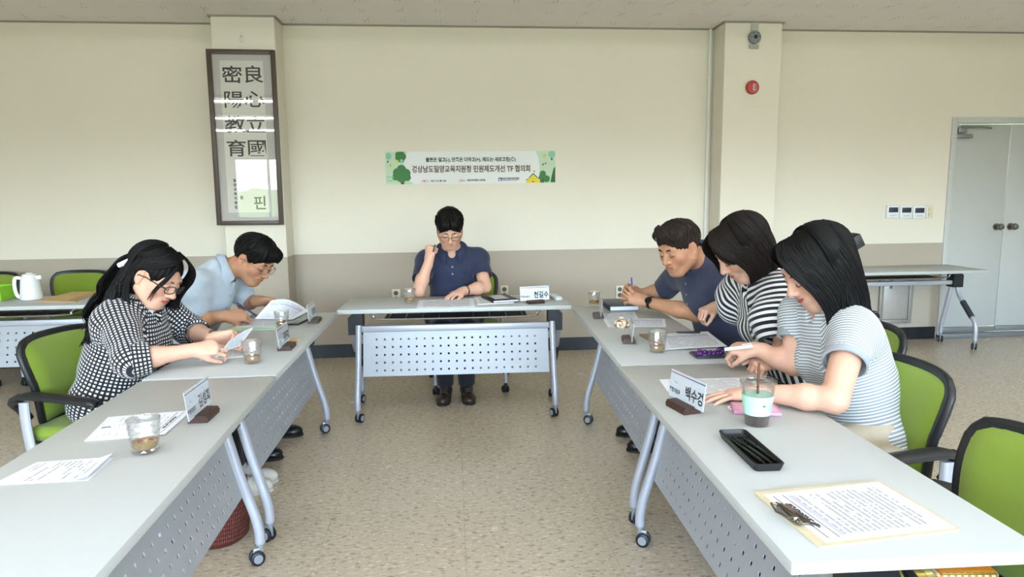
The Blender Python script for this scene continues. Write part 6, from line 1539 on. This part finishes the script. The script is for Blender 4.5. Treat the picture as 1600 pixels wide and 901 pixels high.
b = MB(); b.box((0, 0, 0), (.05, .06, .05), bev=.006); b.prism([(-.02, 0), (.02, 0), (.026, .05), (-.026, .05)], -.02, .02); b.xf(Matrix.Translation(Hn.P(.0, -.135, .015)) @ frame3((0, 0, 0), Hn.r, Hn.f)); adopt(pr, b.build('hair_clip', BLACK, None))
for s_ in 'LR':
    Sh, E_ = pr['J']['S'+s_], pr['J']['E'+s_]; c_ = Sh.lerp(E_, .52); d_ = (E_-Sh).normalized()
    b = MB(); b.lathe([(.0655, -.024), (.0715, -.024), (.0725, -.012), (.0715, .002), (.0655, .003), (.0655, -.024)], (0, 0, 0), 40); b.xf(frame3(c_, d_.orthogonal(), d_.cross(d_.orthogonal()))); adopt(pr, b.build('sleeve_band', cloth_plain('grey_rib', '#9aa0a8'), None))
mk = tp(1152, 544, .843); pen(mk+Vector((-.045, .035, -.012)), mk+Vector((.05, -.03, .014)), 'white marker in the right hand of the woman in the grey striped tee', mat('marker_white', '#e2e3e6', .35), mat('marker_black', '#17181c', .4), r=.0075)
# ------------------------------------------------------------------ light
w = bpy.data.worlds.new('sky'); SC.world = w; w.use_nodes = True
t = w.node_tree; bg = t.nodes['Background']
sky = t.nodes.new('ShaderNodeTexSky'); sky.sky_type = 'NISHITA'; sky.sun_disc = False; sky.sun_elevation = D2R(55); sky.sun_rotation = D2R(0); sky.dust_density = 3.
geo = sepx(t, coord(t, 'Generated'))
hz = mth(t, 'ADD', mth(t, 'MULTIPLY', noise(t, coord(t, 'Generated'), 9, 4), .10), -.02)
t.links.new(mixc(t, mth(t, 'LESS_THAN', geo[2], hz), mixc(t, .55, sky.outputs[0], (.75, .85, 1, 1)), mixc(t, noise(t, coord(t, 'Generated'), 40, 4), (.10, .16, .06, 1), (.30, .36, .22, 1))), bg.inputs['Color']); bg.inputs['Strength'].default_value = 9
LIGHTM = bpy.data.materials.new('lamp_tube_glow'); LIGHTM.use_nodes = True
lb = LIGHTM.node_tree.nodes['Principled BSDF']; lb.inputs['Emission Color'].default_value = (.97, .985, 1, 1); lb.inputs['Emission Strength'].default_value = 15.; lb.inputs['Base Color'].default_value = (.9, .9, .9, 1)
k = 0
for yy in (-4.65, -6.7, -8.8):
    for xx in [-4.85+1.33*i for i in range(9)]:
        fx = thing('ceiling_light', 'white fluorescent ceiling batten behind the camera', 'light', (xx, yy, CEIL), 0, 'fluorescent ceiling battens')
        MB().box((0, 0, -.02), (1.3, .16, .04), bev=.006).build('housing', mat('lamp_housing', '#dcdcda', .4), fx)
        MB().tube([(-.62, 0, -.075), (.62, 0, -.075)], .016, 10).build('tube', LIGHTM, fx)
        la = bpy.data.lights.new('batten_light', 'AREA'); la.shape = 'RECTANGLE'; la.size = 1.24; la.size_y = .12; la.energy = 1.0; la.color = (.97, .985, 1)
        lo = bpy.data.objects.new('batten_light', la); COL.objects.link(lo); lo.location = (xx, yy, CEIL-.10)
for i, (a, b) in enumerate(wins):
    la = bpy.data.lights.new('window_portal', 'AREA'); la.shape = 'RECTANGLE'; la.size = b-a-.1; la.size_y = WZ1-WZ0-.1; la.cycles.is_portal = True
    lo = bpy.data.objects.new('window_portal', la); COL.objects.link(lo); lo.location = ((a+b)/2, YF-.12, (WZ0+WZ1)/2); lo.rotation_euler = (PI/2, 0, 0)
SC.view_settings.view_transform = 'Standard'; SC.view_settings.look = 'None'; SC.view_settings.gamma = 1; SC.view_settings.use_curve_mapping = False
SC.view_settings.exposure = 1.14
SC.cycles.use_denoising = True; SC.cycles.max_bounces = 8; SC.cycles.diffuse_bounces = 5; SC.cycles.glossy_bounces = 4; SC.cycles.transparent_max_bounces = 16; SC.cycles.caustics_reflective = False; SC.cycles.caustics_refractive = False
SC.cycles.sample_clamp_indirect = 6
